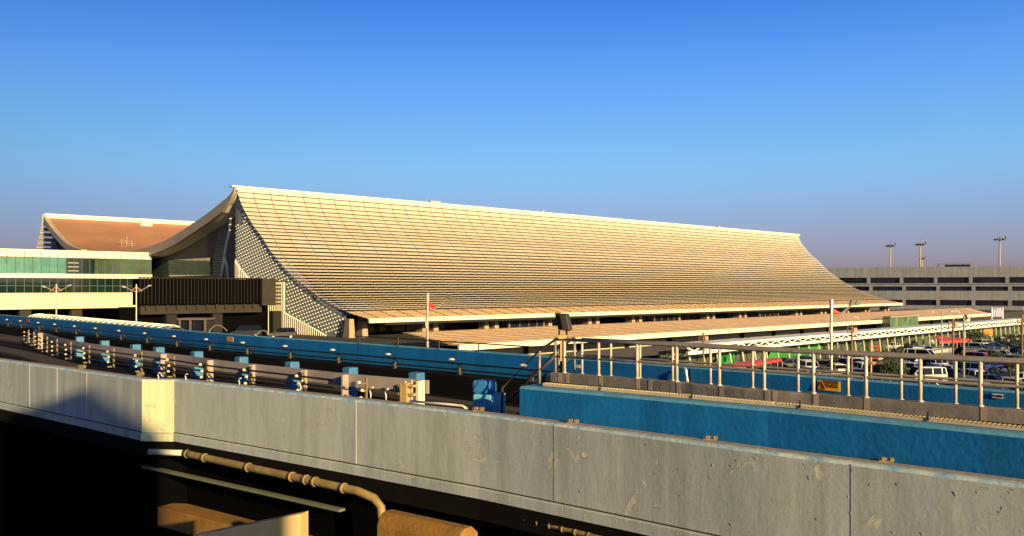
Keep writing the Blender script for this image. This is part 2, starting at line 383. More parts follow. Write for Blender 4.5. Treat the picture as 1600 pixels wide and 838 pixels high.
b = MB(); b.hexa([T(we, tl(we)+1, ze-.74), T(we, tr(we)-.5, ze-.74), T(26, tr(26)-2, ze-.2), T(26, tl(26)+4, ze-.2)], [T(we, tl(we)+1, ze-.6), T(we, tr(we)-.5, ze-.6), T(26, tr(26)-2, ze), T(26, tl(26)+4, ze)]); b.build('eave_soffit', conc_d, term)
# small rooftop objects on ridge
for px_, hh, nm in ((672, .5, 'ridge_box'), (846, .4, 'ridge_box'), (1122, .5, 'ridge_box')):
    t_ = t_of(px_, 0); b = MB(); b.obox(T(-.6, t_, 31.67), D*(3.2 if px_ == 672 else 1.2), Nn*.7, Z3*hh); b.tube(T(-.2, t_-.8, 31.67), T(-.2, t_-.8, 32.5), .06); b.build(nm, greyf, term)
# rear roof with thick end fascia
b = MB()
for k in range(len(RS)-1):
    (w0, z0), (w1, z1) = RS[k], RS[k+1]; h0 = .35; h1 = .35
    b.hexa([T(w0, .05, z0-1.4), T(w1, .05, z1-1.4), T(w1, LEN, z1-1.4), T(w0, LEN, z0-1.4)], [T(w0, .05, z0-.02), T(w1, .05, z1-.02), T(w1, LEN, z1-.02), T(w0, LEN, z0-.02)])
b.build('rear_roof', cream, term)
b = MB()
def fth(w_): return 1.95 if w_ < -6 else .5+1.45*(-w_/6)
for k in range(len(RS)-1):
    (w0, z0), (w1, z1) = RS[k], RS[k+1]
    b.hexa([T(w0, -.5, z0-fth(w0)), T(w1, -.5, z1-fth(w1)), T(w1, .04, z1-fth(w1)), T(w0, .04, z0-fth(w0))], [T(w0, -.5, z0+.1), T(w1, -.5, z1+.1), T(w1, .04, z1+.1), T(w0, .04, z0+.1)])
b.build('gable_fascia', greyf, term)
b = MB()
for k in range(len(RS)-1):
    (w0, z0), (w1, z1) = RS[k], RS[k+1]
    b.face([T(w0, .05, z0-fth(w0)), T(w1, .05, z1-fth(w1)), T(w1, 2.8, z1-fth(w1)-.4), T(w0, 2.8, z0-fth(w0)-.4)])
b.build('gable_soffit', cream, term)
# end walls
def zroof(w_):
    P = PS if w_ >= 0 else RS
    for a, c in zip(P, P[1:]):
        if min(a[0], c[0]) <= w_ <= max(a[0], c[0]) and a[0] != c[0]:
            return a[1]+(c[1]-a[1])*(w_-a[0])/(c[0]-a[0])
    return P[-1][1]
def endwall(name, t_, w0, w1, zb, m, drop=2.0, n=24, th_=.4):
    b = MB(); ws = [w0+(w1-w0)*k/n for k in range(n+1)]
    for a, c in zip(ws, ws[1:]):
        za, zc = max(zb+.01, zroof(a)-drop), max(zb+.01, zroof(c)-drop)
        b.hexa([T(a, t_, zb), T(c, t_, zb), T(c, t_+th_, zb), T(a, t_+th_, zb)], [T(a, t_, za), T(c, t_, zc), T(c, t_+th_, zc), T(a, t_+th_, za)])
    return b.build(name, m, term)
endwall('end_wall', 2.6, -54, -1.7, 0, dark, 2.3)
W0 = -1.6
def tp(w_): return tl(max(w_, 0))+.45
b = MB(); ws_ = [W0+(33.2-W0)*k/26 for k in range(27)]
for a, c in zip(ws_, ws_[1:]):
    za, zc = zroof(a)-.9, zroof(c)-.9
    b.hexa([T(a, tp(a), 3), T(c, tp(c), 3), T(c, tp(c)+.4, 3), T(a, tp(a)+.4, 3)], [T(a, tp(a), za), T(c, tp(c), zc), T(c, tp(c)+.4, zc), T(a, tp(a)+.4, za)])
b.build('perforated_panel', perf, term)
def fintop(w_):
    if w_ < 4: return 17.2-(w_+1.6)*.7
    if w_ < 16: return 12.5
    return 6.9-(w_-16)*.3
b = MB(); ws = W0+.3
while ws < 32.5:
    top = min(fintop(ws), zroof(ws)-1.2)
    if top > 3.3: b.obox(T(ws, tp(ws)-.28, 3.02), Nn*.14, D*.275, Z3*(top-3.02))
    ws += .62
b.build('fluted_base', cream, term)
b = MB(); rw = 0; z0_ = -5.0
while z0_ < 28:
    ws = W0+.45+(rw % 2)*.38
    while ws < 32.8:
        zz = z0_+.24*ws
        if zz > 3.6 and zz < zroof(ws)-1.5 and zz > fintop(ws)+.2 and not (ws < 1.6 and zz > 24):
            c = T(ws, tp(ws)-.02, zz); q = [c+Nn*a+Z3*e for a, e in ((-.13, -.13), (.13, -.13), (.13, .13), (-.13, .13))]; ap = c-D*.26+Nn*(-.03)
            for i in range(4): b.face([q[i], q[(i+1) % 4], ap])
        ws += .76
    z0_ += .66; rw += 1
b.build('window_dots', dotm, term)
# slatted screen between dark wall and perforated wall
def pxpoly(pts, t_): return [EP(px, py, t_) for px, py in pts]
b = MB(); L0, L1 = (347, 333), (327, 440); Q0, Q1 = (361, 331), (352, 440)
for k in range(30):
    u = (k+.5)/30; l = (L0[0]+(L1[0]-L0[0])*u, L0[1]+(L1[1]-L0[1])*u); q = (Q0[0]+(Q1[0]-Q0[0])*u, Q0[1]+(Q1[1]-Q0[1])*u)
    (wa, za), (wb, zb) = EP(*l, 2.6), EP(*q, 2.6); zb = za
    b.obox(T(wa, 2.5, za-.14), Nn*(wb-wa), D*.25, Z3*.16)
b.build('slatted_screen', mat('slat_teal_grey', (.10, .14, .12), .5), term)
b = MB(); pp = [EP(*p, 2.6) for p in ((362, 332), (359, 360), (354, 385), (351, 400), (355, 414), (357, 436))]
b.pipe([T(w_, 2.6, z_) for w_, z_ in pp], .35, 8); pp = [EP(*p, 2.4) for p in ((351, 400), (348, 418), (345, 438))]; b.pipe([T(w_, 2.4, z_) for w_, z_ in pp], .3, 8); b.build('curved_strut', cream, term, True)
# green glazed band on the dark end wall
b = MB(); b2 = MB()
wa, za = EP(237, 407, 2.4); wb, zb = EP(329, 437, 2.4)
z_t, z_b = EP(280, 406, 2.4)[1], EP(280, 432, 2.4)[1]
b.obox(T(wa, 2.3, z_b), Nn*(wb-wa), D*.25, Z3*(z_t-z_b))
for k in range(1, 4): b2.obox(T(wa, 2.25, z_b+(z_t-z_b)*k/4), Nn*(wb-wa), D*.045, Z3*.08)
gl = b.build('glazed_band', ggreen, term); b2.build('glazing_bars', mull, gl)
# dark glazed front under the eave and paired lit columns
b = MB(); b.obox(T(26.5, 9, 3), D*(LEN-16), Nn*.3, Z3*3.6); fr = b.build('concourse_glazing', gnavy, term)
x = 12
while x < LEN-10: b = MB(); b.obox(T(26.82, x, 3), D*.15, Nn*.1, Z3*3.5); b.build('glazing_bar', mull, fr); x += 3.2
wc = 33.5
def colpair(t_, base=3.0, bw=1.15, parent=term):
    for o_ in (0, 2.6):
        b = MB(); tp = 6.2
        b.hexa([T(wc, t_+o_, base), T(wc+2.2, t_+o_, base), T(wc+2.2, t_+o_+bw, base), T(wc, t_+o_+bw, base)], [T(wc+.6, t_+o_+.15, tp), T(wc+1.9, t_+o_+.15, tp), T(wc+1.9, t_+o_+bw-.1, tp), T(wc+.6, t_+o_+bw-.1, tp)])
        b.build('column', mat('column_concrete', (.42, .30, .2), .8, noise=.15, scale=1), parent)
t1, t2 = t_of(649, wc), t_of(746, wc); stp = t2-t1
colpair(t_of(528, 32)); 
k = 0
while t1+k*stp < LEN-6: colpair(t1+k*stp); k += 1
# framed doorways under eave
for px_ in (793, 1020, 1185):
    t_ = t_of(px_, 36); b = MB()
    for a, c, h_ in ((0, .35, 2.9), (9.6, .35, 2.9)): b.obox(T(36, t_+a, 3), D*c, Nn*.4, Z3*h_)
    b.obox(T(36, t_, 5.9), D*9.95, Nn*.4, Z3*.3); b.obox(T(36.1, t_+.35, 3), D*9.25, Nn*.1, Z3*2.9, mi=1)
    b.obox(T(36.25, t_+1.2, 5.2), D*2, Nn*.1, Z3*.4)
    for a in (3, 5.5, 7.8): b.obox(T(36.22, t_+a, 3), D*.15, Nn*.08, Z3*2.9)
    b.build('entrance_portal', [mat('portal_brown', (.2, .15, .12), .7), gnavy], term)
# ------------------------------------------------------------ second hall behind (mirror)
hall = empty('second_hall', T(-94, -11.6, 0), 'reddish brown membrane roofed hall with cream ridge behind the terminal', 'hall building')
H0 = -94
b = MB(); HP = [(-w_*.62, z_) for w_, z_ in RS]          # slope facing us
HP = [(a, 31.45-(31.45-z_)*1.02) for a, z_ in HP]
for k in range(len(HP)-1):
    (w0, z0), (w1, z1) = HP[k], HP[k+1]
    b.hexa([T(H0+w0, -11, z0-1.2), T(H0+w1, -11, z1-1.2), T(H0+w1, 200, z1-1.2), T(H0+w0, 200, z0-1.2)], [T(H0+w0, -11, z0), T(H0+w1, -11, z1), T(H0+w1, 200, z1), T(H0+w0, 200, z0)])
b.build('membrane_roof', membrane, hall)
b = MB()
for k in range(len(HP)-1):
    (w0, z0), (w1, z1) = HP[k], HP[k+1]
    b.hexa([T(H0+w0, -12.2, z0-1.4), T(H0+w1, -12.2, z1-1.4), T(H0+w1, -11.02, z1-1.4), T(H0+w0, -11.02, z0-1.4)], [T(H0+w0, -12.2, z0+.25), T(H0+w1, -12.2, z1+.25), T(H0+w1, -11.02, z1+.25), T(H0+w0, -11.02, z0+.25)])
b.build('gable_fascia', greyf, hall)
b = MB(); b.obox(T(H0-.6, -12, 30.4), D*212, Nn*1.3, Z3*1.25)
b.build('ridge_cap', cream2, hall)
for px_, l_ in ((216, 3.2), (297, 3)):
    b = MB(); t_ = t_of(px_, H0); b.obox(T(H0+.72, t_, 29.2), D*l_, Nn*1.4, Z3*2.1); b.build('ridge_box', cream2, hall)
b = MB(); pr3, _ = resample([(-w_, z_) for w_, z_ in PS], 26)
for k in range(26):
    (w0, z0), (w1, z1) = pr3[k], pr3[k+1]; dx, dz_ = w1-w0, z1-z0; l = hypot(dx, dz_); nx, nz = dz_/l, -dx/l
    a1 = (w0+dx*.8+nx*.35, z0+dz_*.8+nz*.35); q = [T(H0+w0, -12.5, z0), T(H0+w0, 198, z0), T(H0+a1[0], 198, a1[1]), T(H0+a1[0], -12.5, a1[1])]
    b.hexa([p-Z3*.12+Nn*.1 for p in q], q)
b.build('louvre_slats', slatm, hall)
b = MB(); seq = [(w_, z_) for w_, z_ in HP if w_ <= 33][::3]
left = [(-w_, z_) for w_, z_ in PS if w_ <= 28][::3]
for P in (seq, left):
    for (w0, z0), (w1, z1) in zip(P, P[1:]):
        b.hexa([T(H0+w0, -9, 0), T(H0+w1, -9, 0), T(H0+w1, -8.6, 0), T(H0+w0, -8.6, 0)], [T(H0+w0, -9, z0-1.3), T(H0+w1, -9, z1-1.3), T(H0+w1, -8.6, z1-1.3), T(H0+w0, -8.6, z0-1.3)])
b.build('end_wall', dark, hall)
b = MB(); pp = [(1.2, 29), (3.5, 26.5), (5.2, 24), (8.2, 22.3)]
for k in range(5): b.tube(T(H0-6+k*2.2, -9.3, 14), T(H0-3.5+k*1.6, -9.3, 25.5-abs(k-1)*1.2), .3)
b.build('curved_strut', perf, hall)
for px_ in (105,): pass
# roof aerials seen against the membrane
for i, px_ in enumerate((190, 198, 206)):
    w_ = -72; t_ = t_of(px_, w_); b = MB(); z_ = 20.8; hgt = (3.6, 4.2, 3.2)[i]
    b.tube(T(w_, t_, z_), T(w_, t_, z_+hgt), .09)
    for q in (.45, .6, .75): b.tube(T(w_, t_-1.0, z_+hgt*q), T(w_, t_+1.0, z_+hgt*q), .05)
    tag(b.build('roof_aerial', mat('aerial_metal', (.35, .25, .2), .5)), f'{("left", "middle and tallest", "right")[i]} of three thin aerials in front of the red-brown roof', 'aerial', 'roof aerials')
# ------------------------------------------------------------ finned annex box
anx = empty('finned_annex', T(20, -14, 0), 'dark box annex clad in vertical bronze fins in front of the terminal end', 'annex building')
AW, A0, A1 = 20, t_of(217, 20), t_of(437, 20)
A1m = t_of(408, 20)
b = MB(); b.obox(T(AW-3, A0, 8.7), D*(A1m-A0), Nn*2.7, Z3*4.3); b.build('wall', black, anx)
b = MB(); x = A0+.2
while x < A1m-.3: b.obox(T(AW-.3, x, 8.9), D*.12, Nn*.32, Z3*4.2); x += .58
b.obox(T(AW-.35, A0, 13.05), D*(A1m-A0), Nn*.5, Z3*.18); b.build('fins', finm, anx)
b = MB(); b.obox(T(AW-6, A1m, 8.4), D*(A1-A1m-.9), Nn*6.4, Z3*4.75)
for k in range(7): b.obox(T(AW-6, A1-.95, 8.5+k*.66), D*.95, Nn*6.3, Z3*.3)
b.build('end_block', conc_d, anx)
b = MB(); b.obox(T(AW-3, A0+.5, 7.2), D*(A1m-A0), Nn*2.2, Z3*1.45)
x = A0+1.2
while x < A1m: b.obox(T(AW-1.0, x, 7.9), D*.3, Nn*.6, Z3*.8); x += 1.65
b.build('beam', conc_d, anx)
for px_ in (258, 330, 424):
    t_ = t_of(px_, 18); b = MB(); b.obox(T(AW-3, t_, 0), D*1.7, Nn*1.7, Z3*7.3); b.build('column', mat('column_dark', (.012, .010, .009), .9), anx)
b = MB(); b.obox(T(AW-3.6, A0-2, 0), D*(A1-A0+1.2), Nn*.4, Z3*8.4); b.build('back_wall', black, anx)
# ------------------------------------------------------------ pier building on the left
pier = empty('glazed_pier', T(-48, -40, 0), 'cream and green glazed pier building at the left edge', 'building')
PW = -48; q0, q1 = -95, .2
b = MB(); b.obox(T(PW-14, q0, 6.9), D*(q1-q0), Nn*13.6, Z3*12.9); b.build('wall', dark, pier)
b = MB(); b.obox(T(PW-14, q0, 19.6), D*(q1-q0), Nn*14.3, Z3*.35); b.build('roof', cream2, pier)
b = MB(); mp = (t_of(51.5, PW)-t_of(24, PW))*.5
tq = t_of(237, PW); xs = []; x = t_of(24.5, PW)
pitch = (t_of(103, PW)-t_of(24.5, PW))/6
for k in range(-20, 20):
    x = t_of(24.5, PW)+k*pitch
    if q0 < x < tq-pitch*.4: xs.append(x)
for a, c in zip(xs, xs[1:]+[tq]): b.obox(T(PW, a+.07, 18.3), D*(c-a-.14), Nn*.25, Z3*1.29)
b.obox(T(PW-.3, q0, 18.25), D*(tq-q0), Nn*.28, Z3*1.3, mi=1); b.build('parapet_panels', [cream, mull], pier)
b = MB(); td = t_of(104, PW)
b.obox(T(PW-.35, q0, 14.6), D*(td-q0), Nn*.25, Z3*3.66); tg_ = b.build('teal_glazing', gteal, pier)
b = MB(); b.obox(T(PW-.35, td, 14.6), D*(tq-td), Nn*.25, Z3*3.66); gg = b.build('green_glazing', ggreen, pier)
b = MB(); ta, tb_ = t_of(104, PW), t_of(148, PW); b.obox(T(PW-.3, ta, 14.7), D*(tb_-ta), Nn*.22, Z3*3.4); 
for k in range(3): b.obox(T(PW-.06, ta+.3, 15.3+k*.9), D*2.2, Nn*.03, Z3*.1, mi=1)
b.build('dark_bay', [gdark, cream], pier)
b = MB()
for x in xs: b.obox(T(PW-.1, x-.06, 14.62), D*.12, Nn*.14, Z3*3.6)
b.build('mullions', mull, pier)
b = MB(); b.obox(T(PW-.3, q0, 13.7), D*(tq-q0), Nn*.6, Z3*.95); b.build('floor_band', cream2, pier)
b = MB(); b.obox(T(PW-.35, q0, 10.5), D*(t_of(240, PW)-q0), Nn*.25, Z3*3.2); lg = b.build('lower_glazing', gdark, pier)
for x in xs:
    if x > t_of(-40, PW): b = MB(); b.obox(T(PW-.1, x-.06, 10.52), D*.12, Nn*.12, Z3*3.18); b.build('glazing_bar', mull, lg)
b = MB(); b.obox(T(PW-.1, q0, 11.9), D*(tq-q0), Nn*.1, Z3*.12); b.build('transom', mull, lg)
te = t_of(207, PW+3); b = MB()
b.hexa([T(PW, q0, 6.9), T(PW+3.4, q0, 6.9), T(PW+3.4, te+1.2, 6.9), T(PW, te+1.2, 6.9)], [T(PW, q0, 10.4), T(PW+3.4, q0, 10.4), T(PW+3.4, te, 10.4), T(PW, te, 10.4)]); b.build('deck_beam', mat('cream_beam', (.80, .66, .42), .6, noise=.12, scale=.25, stretch=(1, 1, .3)), pier)
for px_ in (200, 120, 40):
    t_ = t_of(px_, PW+2); b = MB(); b.obox(T(PW, t_-1.2, 0), D*2.2, Nn*2.4, Z3*6.9); b.build('column', cream if px_ == 200 else conc_d, pier)
b = MB(); b.obox(T(PW-16, q0-5, 0), D*110, Nn*.4, Z3*6.9); b.build('back_wall', black, pier)
# ------------------------------------------------------------ drop-off canopy
cano = empty('dropoff_canopy', T(80, 0, 0), 'long low drop-off canopy with sloping panelled roof and cream fascia', 'canopy')
CW, C0, C1 = 80, -8.4, 176; BW = 61; ZC, ZB = 4.55, 5.2
b = MB(); nr = 9
for k in range(nr):
    u0, u1 = k/nr, (k+.975)/nr
    w0, w1 = CW+(BW-CW)*u0, CW+(BW-CW)*u1; z0, z1 = ZC+(ZB-ZC)*u0+.03, ZC+(ZB-ZC)*u1
    tL = C0+(t_of(631, BW)-C0)*((k+.5)/nr)+ (0 if k else -.3); tR = C1+k*4.2-(0)
    x = tL
    while x < tR-.1:
        e = min(x+3.6, tR); q = [T(w0, x+.08, z0), T(w0, e-.08, z0), T(w1, e-.08, z1), T(w1, x+.08, z1)]; b.hexa([p-Z3*.1 for p in q], q); x += 3.6
b.build('roof_panels', mat('canopy_panel', (.78, .54, .29), .5, noise=.1, scale=.4, island=.08), cano)
b = MB(); q = [T(CW-.1, C0+1.5, ZC-.12), T(CW-.1, C1, ZC-.12), T(BW, C1+30, ZB-.12), T(BW, t_of(640, BW), ZB-.12)]; b.hexa([p-Z3*.25 for p in q], q); b.build('soffit', dark, cano)
b = MB(); b.obox(T(CW, C0, ZC-.62), D*(C1-C0), Nn*.3, Z3*.74); b.build('fascia', cream2, cano)
x = C0+6
while x < C1:
    b = MB(); b.obox(T(CW-6.5, x, 0), D*.5, Nn*.5, Z3*4.6); b.hexa([T(CW-6, x, 3.7), T(CW-.1, x, 3.75), T(CW-.1, x+.3, 3.75), T(CW-6, x+.3, 3.7)], [T(CW-6, x, 4.2), T(CW-.1, x, 3.93), T(CW-.1, x+.3, 3.93), T(CW-6, x+.3, 4.2)]); b.build('column', conc_d, cano); x += 11

b = MB(); b.obox(T(CW-7, C0+4, 2.05), D*(C1-C0), Nn*.4, Z3*1.05); b.build('parapet_beam', mat('ochre_beam', (.75, .56, .3), .7, noise=.1, scale=.4), cano)
b = MB(); b.obox(T(CW-9, C0+4, 0), D*(C1-C0), Nn*.4, Z3*2.0); b.build('back_wall', dark, cano)
# ------------------------------------------------------------ arrivals frontage: white truss canopy over slanted glass
fro = empty('arrivals_frontage', T(97, 80, 0), 'low glass arrivals frontage under a white trussed canopy beside the car park', 'canopy')
FW = 97; f0, f1 = t_of(1072, FW), 175
b = MB(); b.obox(T(FW, f0, 3.25), D*(f1-f0), Nn*.35, Z3*.38); b.obox(T(FW, f0, 4.1), D*(f1-f0), Nn*.22, Z3*.2); b.obox(T(FW-3, f0, 4.32), D*(f1-f0), Nn*3.3, Z3*.12)
b.build('canopy_frame', white, fro)
b = MB(); x = f0; i = 0
while x < f1-2: b.tube(T(FW+.12, x, 3.62 if i % 2 else 4.12), T(FW+.12, x+1.5, 4.12 if i % 2 else 3.62), .11, 5); x += 1.5; i += 1
b.build('truss_web', white, fro)
b = MB(); b.hexa([T(FW-5, f0+1, 0), T(FW-5, f1, 0), T(FW-4.9, f1, 0), T(FW-4.9, f0+1, 0)], [T(FW-5, f0+1, 3.4), T(FW-5, f1, 3.4), T(FW-4.9, f1, 3.4), T(FW-4.9, f0+1, 3.4)]); b.build('slanted_glazing', glass('glass_front', (.13, .16, .125), .15, noise=.9, scale=.9), fro)
b = MB(); x = f0+2
while x < f1: b.tube(T(FW-2.6, x, 0), T(FW-2.4, x-1.3, 3.4), .13, 6); x += 3.1
b.build('raking_struts', mat('strut_pale_green', (.55, .62, .45), .5), fro)
for (xa, xb) in ((t_of(1118, FW-4), t_of(1150, FW-4)), (t_of(1200, FW-4), t_of(1285, FW-4))):
    b = MB(); b.hexa([T(FW-4.3, xa, .9), T(FW-4.3, xb, .9), T(FW-4.2, xb, .9), T(FW-4.2, xa, .9)], [T(FW-4.3, xa+1.5, 2.2), T(FW-4.3, xb, 2.4), T(FW-4.2, xb, 2.4), T(FW-4.2, xa+1.5, 2.2)])
    b.build('green_panel', mat('vinyl_green', (.04, .34, .06), .4, noise=.5, scale=.4), fro)
b = MB(); b.obox(T(FW-14, f0-20, 0), D*(f1-f0+30), Nn*.3, Z3*3.1); b.build('back_wall', dark, fro)
# green glazed lift kiosk above canopy
ta_, tb2 = t_of(1391, 82), t_of(1434, 82)
ko = empty('glass_kiosk', T(86, ta_, 0), 'green glass walled kiosk box rising beside the low canopy', 'kiosk')
b = MB(); b.obox(T(80.5, ta_, 0), D*(tb2-ta_), Nn*1.5, Z3*5.2); b.build('glass_walls', glass('glass_kiosk', (.12, .25, .16), .15, noise=.6, scale=.5), ko)
b = MB(); b.obox(T(80.4, ta_-.2, 5.2), D*(tb2-ta_+.4), Nn*1.8, Z3*.22)
for k in range(6): b.obox(T(82.0, ta_+(tb2-ta_-.15)*k/5, 2), D*.15, Nn*.1, Z3*3.2)
b.build('frame', mat('kiosk_frame', (.35, .36, .28), .6), ko)
# ------------------------------------------------------------ parking garage on the right
G0, G1 = GY(1275, 418, 348), GY(1740, 414, 302); G0.z = G1.z = 0; gd = (G1-G0).normalized(); gn = Vector((gd.y, -gd.x, 0)); gL = (G1-G0).length
gar = empty('parking_garage', G0, 'grey concrete multi-storey car park at the right behind the terminal', 'car park building')
def GP(s_, o_, z_): return G0+gd*s_+gn*o_+Z3*z_
b = MB(); b.obox(GP(0, -40, 0), gd*gL, gn*39.3, Z3*19); b.build('glazing', gnavy, gar)
b = MB()
for z0, z1, pr_ in ((15.65, 19.75, 0), (12.05, 13.35, 0), (6.75, 10.35, 0), (0, 4.6, 0)): b.obox(GP(0, -.7, z0), gd*gL, gn*(.7+pr_), Z3*(z1-z0))
b.obox(GP(0, .01, 12.9), gd*gL, gn*.3, Z3*.43)
b.build('spandrels', garm, gar)
sx = None; a0, _ = at_px([G0, G1], 1354.6); a1, _ = at_px([G0, G1], 1406); p0 = (Vector((a0.x, a0.y, 0))-G0).length; ps = (Vector((a1.x, a1.y, 0))-G0).length-p0
for k in range(-3, 12):
    x = p0+k*ps
    if 0 < x < gL-1:
        b = MB(); b.obox(GP(x, -.68, 13.36), gd*1.25, gn*.9, Z3*2.28); b.obox(GP(x+.9, -.68, 10.36), gd*1.25, gn*.8, Z3*1.68); b.obox(GP(x+.9, -.68, 4.61), gd*1.25, gn*.8, Z3*2.13); b.build('pier', garm, gar)
xa = (Vector((*at_px([G0, G1], 1465)[0], 0))-G0).length; b = MB()
b.obox(GP(xa, -4, 20.9), gd*12, gn*3, Z3*.3)
for k in range(5): b.obox(GP(xa+k*2.9, -3.8, 19), gd*.3, gn*.3, Z3*1.9)
b.obox(GP(xa+2.5, -3.6, 19.2), gd*9, gn*2, Z3*1.4, mi=1); b.obox(GP(xa+11.3, -4, 19), gd*2, gn*3, Z3*1.6)
b.build('rooftop_shed', [mat('shed_grey', (.25, .22, .2), .7), gnavy], gar)
# ------------------------------------------------------------ tall masts
for i, (px_, pt, Yb, wd) in enumerate(((1391, 384, 420, 1), (1438, 382, 400, 1), (1441, 404, 560, .8), (1562, 374, 390, 1.1))):
    top = GY(px_, pt, Yb); base = Vector((top.x, top.y, 0))
    m = empty('floodlight_mast', base, ('tall floodlight mast left of the others above the garage roof', 'tall floodlight mast second from left above the garage roof', 'small distant floodlight mast close behind a taller one', 'tallest floodlight mast at the right beyond the garage')[i], 'light mast', 'floodlight masts above the car park building')
    b = MB(); b.tube(base, top, .55, 8, .3); b.build('pole', greyf, m)
    b = MB(); b.tube(top, top+Z3*.4, 1.4*wd, 10)
    for k in range(6):
        a = k*pi/3; b.box(top.x+1.7*wd*cos(a), top.y+1.7*wd*sin(a), top.z-.5, 1.0, 1.0, .8, a)
    b.tube(top+Vector((2.6*wd, 0, 0)), top+Vector((2.6*wd, 0, 1.3)), .35); b.tube(top, top+Vector((2.6*wd, 0, .1)), .12); b.tube(top, top+Z3*3.2, .05)
    b.build('lamp_head', mat('mast_dark', (.09, .09, .1), .6), m)
# ------------------------------------------------------------ ribbed curved canopy behind the blue wall (left)
rc = empty('ribbed_canopy', GZ(150, 500, 7.4)-Z3*7.4, 'low canopy of repeated white curved panels behind the far blue wall', 'canopy')
c0, c1 = GZ(58, 490.5, 7.9), GZ(268, 508.5, 7.9); cdv = (c1-c0).normalized(); cn = Vector((cdv.y, -cdv.x, 0)); cl = (c1-c0).length
nb = 27
def cp(s_, a_, r_=1.7): return c0+cdv*(s_+sin(a_)*1.2)-cn*(cos(a_)*r_)+Z3*(sin(a_)*1.15-1.15)
b = MB()
for k in range(nb): b.pipe([cp(cl*k/nb, pi*(.03+.94*j/10)) for j in range(11)], .075, 6)
b.build('curved_ribs', mat('canopy_white', (.84, .80, .68), .35), rc, True)
b = MB()
for j in range(3, 8):
    a0_, a1_ = pi*j/11, pi*(j+1)/11
    q = [cp(0, a0_, 1.6), cp(cl-.5, a0_, 1.6), cp(cl-.5, a1_, 1.6), cp(0, a1_, 1.6)]; b.hexa([p-Z3*.2 for p in q], [p-Z3*.12 for p in q])
b.build('cover_sheet', mat('canopy_sheet', (.10, .09, .07), .4), rc)
b = MB()
for k in range(nb): b.sphere(cp(cl*k/nb, .06), .24, .24, .2, 8)
b.build('rib_feet', MATS['canopy_white'], rc)
b = MB()
for k in range(0, nb, 3):
    for sg in (-1, 1): b.tube(c0+cdv*(cl*k/nb)+cn*2.4*sg-Z3*1.0, c0+cdv*(cl*k/nb)+cn*2.4*sg-Z3*7.9, .12)
b.build('posts', greyf, rc)
b = MB(); b.obox(c0-cn*2.2-Z3*1.0, cdv*cl, cn*4.4, Z3*.4); b.build('gutter_deck', dark, rc)
# ------------------------------------------------------------ toll-like booth, red sign, dark cars on the forecourt
bb = GY(281, 498, 118); bh = bb.z
bo = empty('gate_booth', (bb.x, bb.y, 0), 'dark flat roofed booth with pinkish posts beside the ribbed canopy', 'booth')
b = MB(); b.box(bb.x+1.8, bb.y+1.5, bh-.2, 4.2, 3.4, .25); b.build('roof', mat('booth_roof', (.12, .09, .08), .8), bo)
b = MB()
for x_ in (0, 1.5, 3.6): b.box(bb.x+x_, bb.y, 0, .25, .25, bh-.2)
b.build('posts', mat('post_pink', (.13, .085, .07), .7), bo)
b = MB(); b.box(bb.x+1.8, bb.y+1.8, 0, 3.4, 2.6, bh-.25); b.build('cabin', gnavy, bo)
rs = GY(403, 512, 150); r_ = empty('red_sign', (rs.x, rs.y, 3), 'small upright red panel sign in the shade beside the annex column', 'sign')
b = MB(); b.box(rs.x, rs.y, rs.z-1.1, .85, .15, 1.1); b.build('panel', mat('sign_red_plain', (.7, .03, .03), .5), r_); b = MB(); b.box(rs.x, rs.y, 3, .15, .1, rs.z-4.1); b.build('post', blackm, r_)  # even red panel colour, no emission
# ------------------------------------------------------------ vehicles
def car_profile(kind):
    if kind == 'sedan': return 4.5, 1.78, [(-2.25, .3), (-2.25, .85), (-1.75, .98), (.85, .98), (1.9, .86), (2.22, .62), (2.25, .3)], [(-1.65, .95), (-1.0, 1.42), (.25, 1.44), (1.1, .95)]
    if kind == 'hatch': return 4.0, 1.72, [(-2.0, .3), (-2.0, .95), (-1.9, 1.0), (.9, 1.0), (1.75, .86), (1.97, .6), (2.0, .3)], [(-1.95, .98), (-1.55, 1.48), (.2, 1.52), (1.15, .98)]
    if kind == 'suv': return 4.6, 1.85, [(-2.3, .38), (-2.3, 1.1), (-2.2, 1.14), (1.0, 1.12), (2.05, 1.0), (2.28, .7), (2.3, .38)], [(-2.24, 1.1), (-1.95, 1.72), (.3, 1.76), (1.15, 1.1)]
    if kind == 'van': return 5.0, 1.8, [(-2.5, .35), (-2.5, 1.15), (-2.45, 1.18), (1.5, 1.15), (2.3, 1.0), (2.48, .7), (2.5, .35)], [(-2.47, 1.14), (-2.35, 1.95), (1.0, 2.0), (1.85, 1.14)]
carpaint = {}
def paint(c):
    C = {'white': (.72, .72, .70), 'silver': (.42, .42, .42), 'dark grey': (.06, .06, .065), 'black': (.012, .012, .015), 'dark blue': (.015, .03, .10), 'blue': (.02, .06, .5), 'red': (.4, .02, .02), 'beige': (.42, .36, .26), 'green': (.02, .12, .06)}
    if c not in carpaint:
        m = mat('car_paint_'+c.replace(' ', '_'), C[c], .3, metal=.15, spec=.6); carpaint[c] = m
    return carpaint[c]
tyrem = mat('tyre_rubber', (.015, .015, .015), .9); rimm = mat('rim_alloy', (.4, .4, .4), .3, metal=.8); carg = mat('car_glass', (.006, .008, .014), .08, spec=.12)
tailm = mat('tail_red', (.5, .01, .01), .3); headm = mat('head_lens', (.7, .7, .65), .1)
PROTO = {}
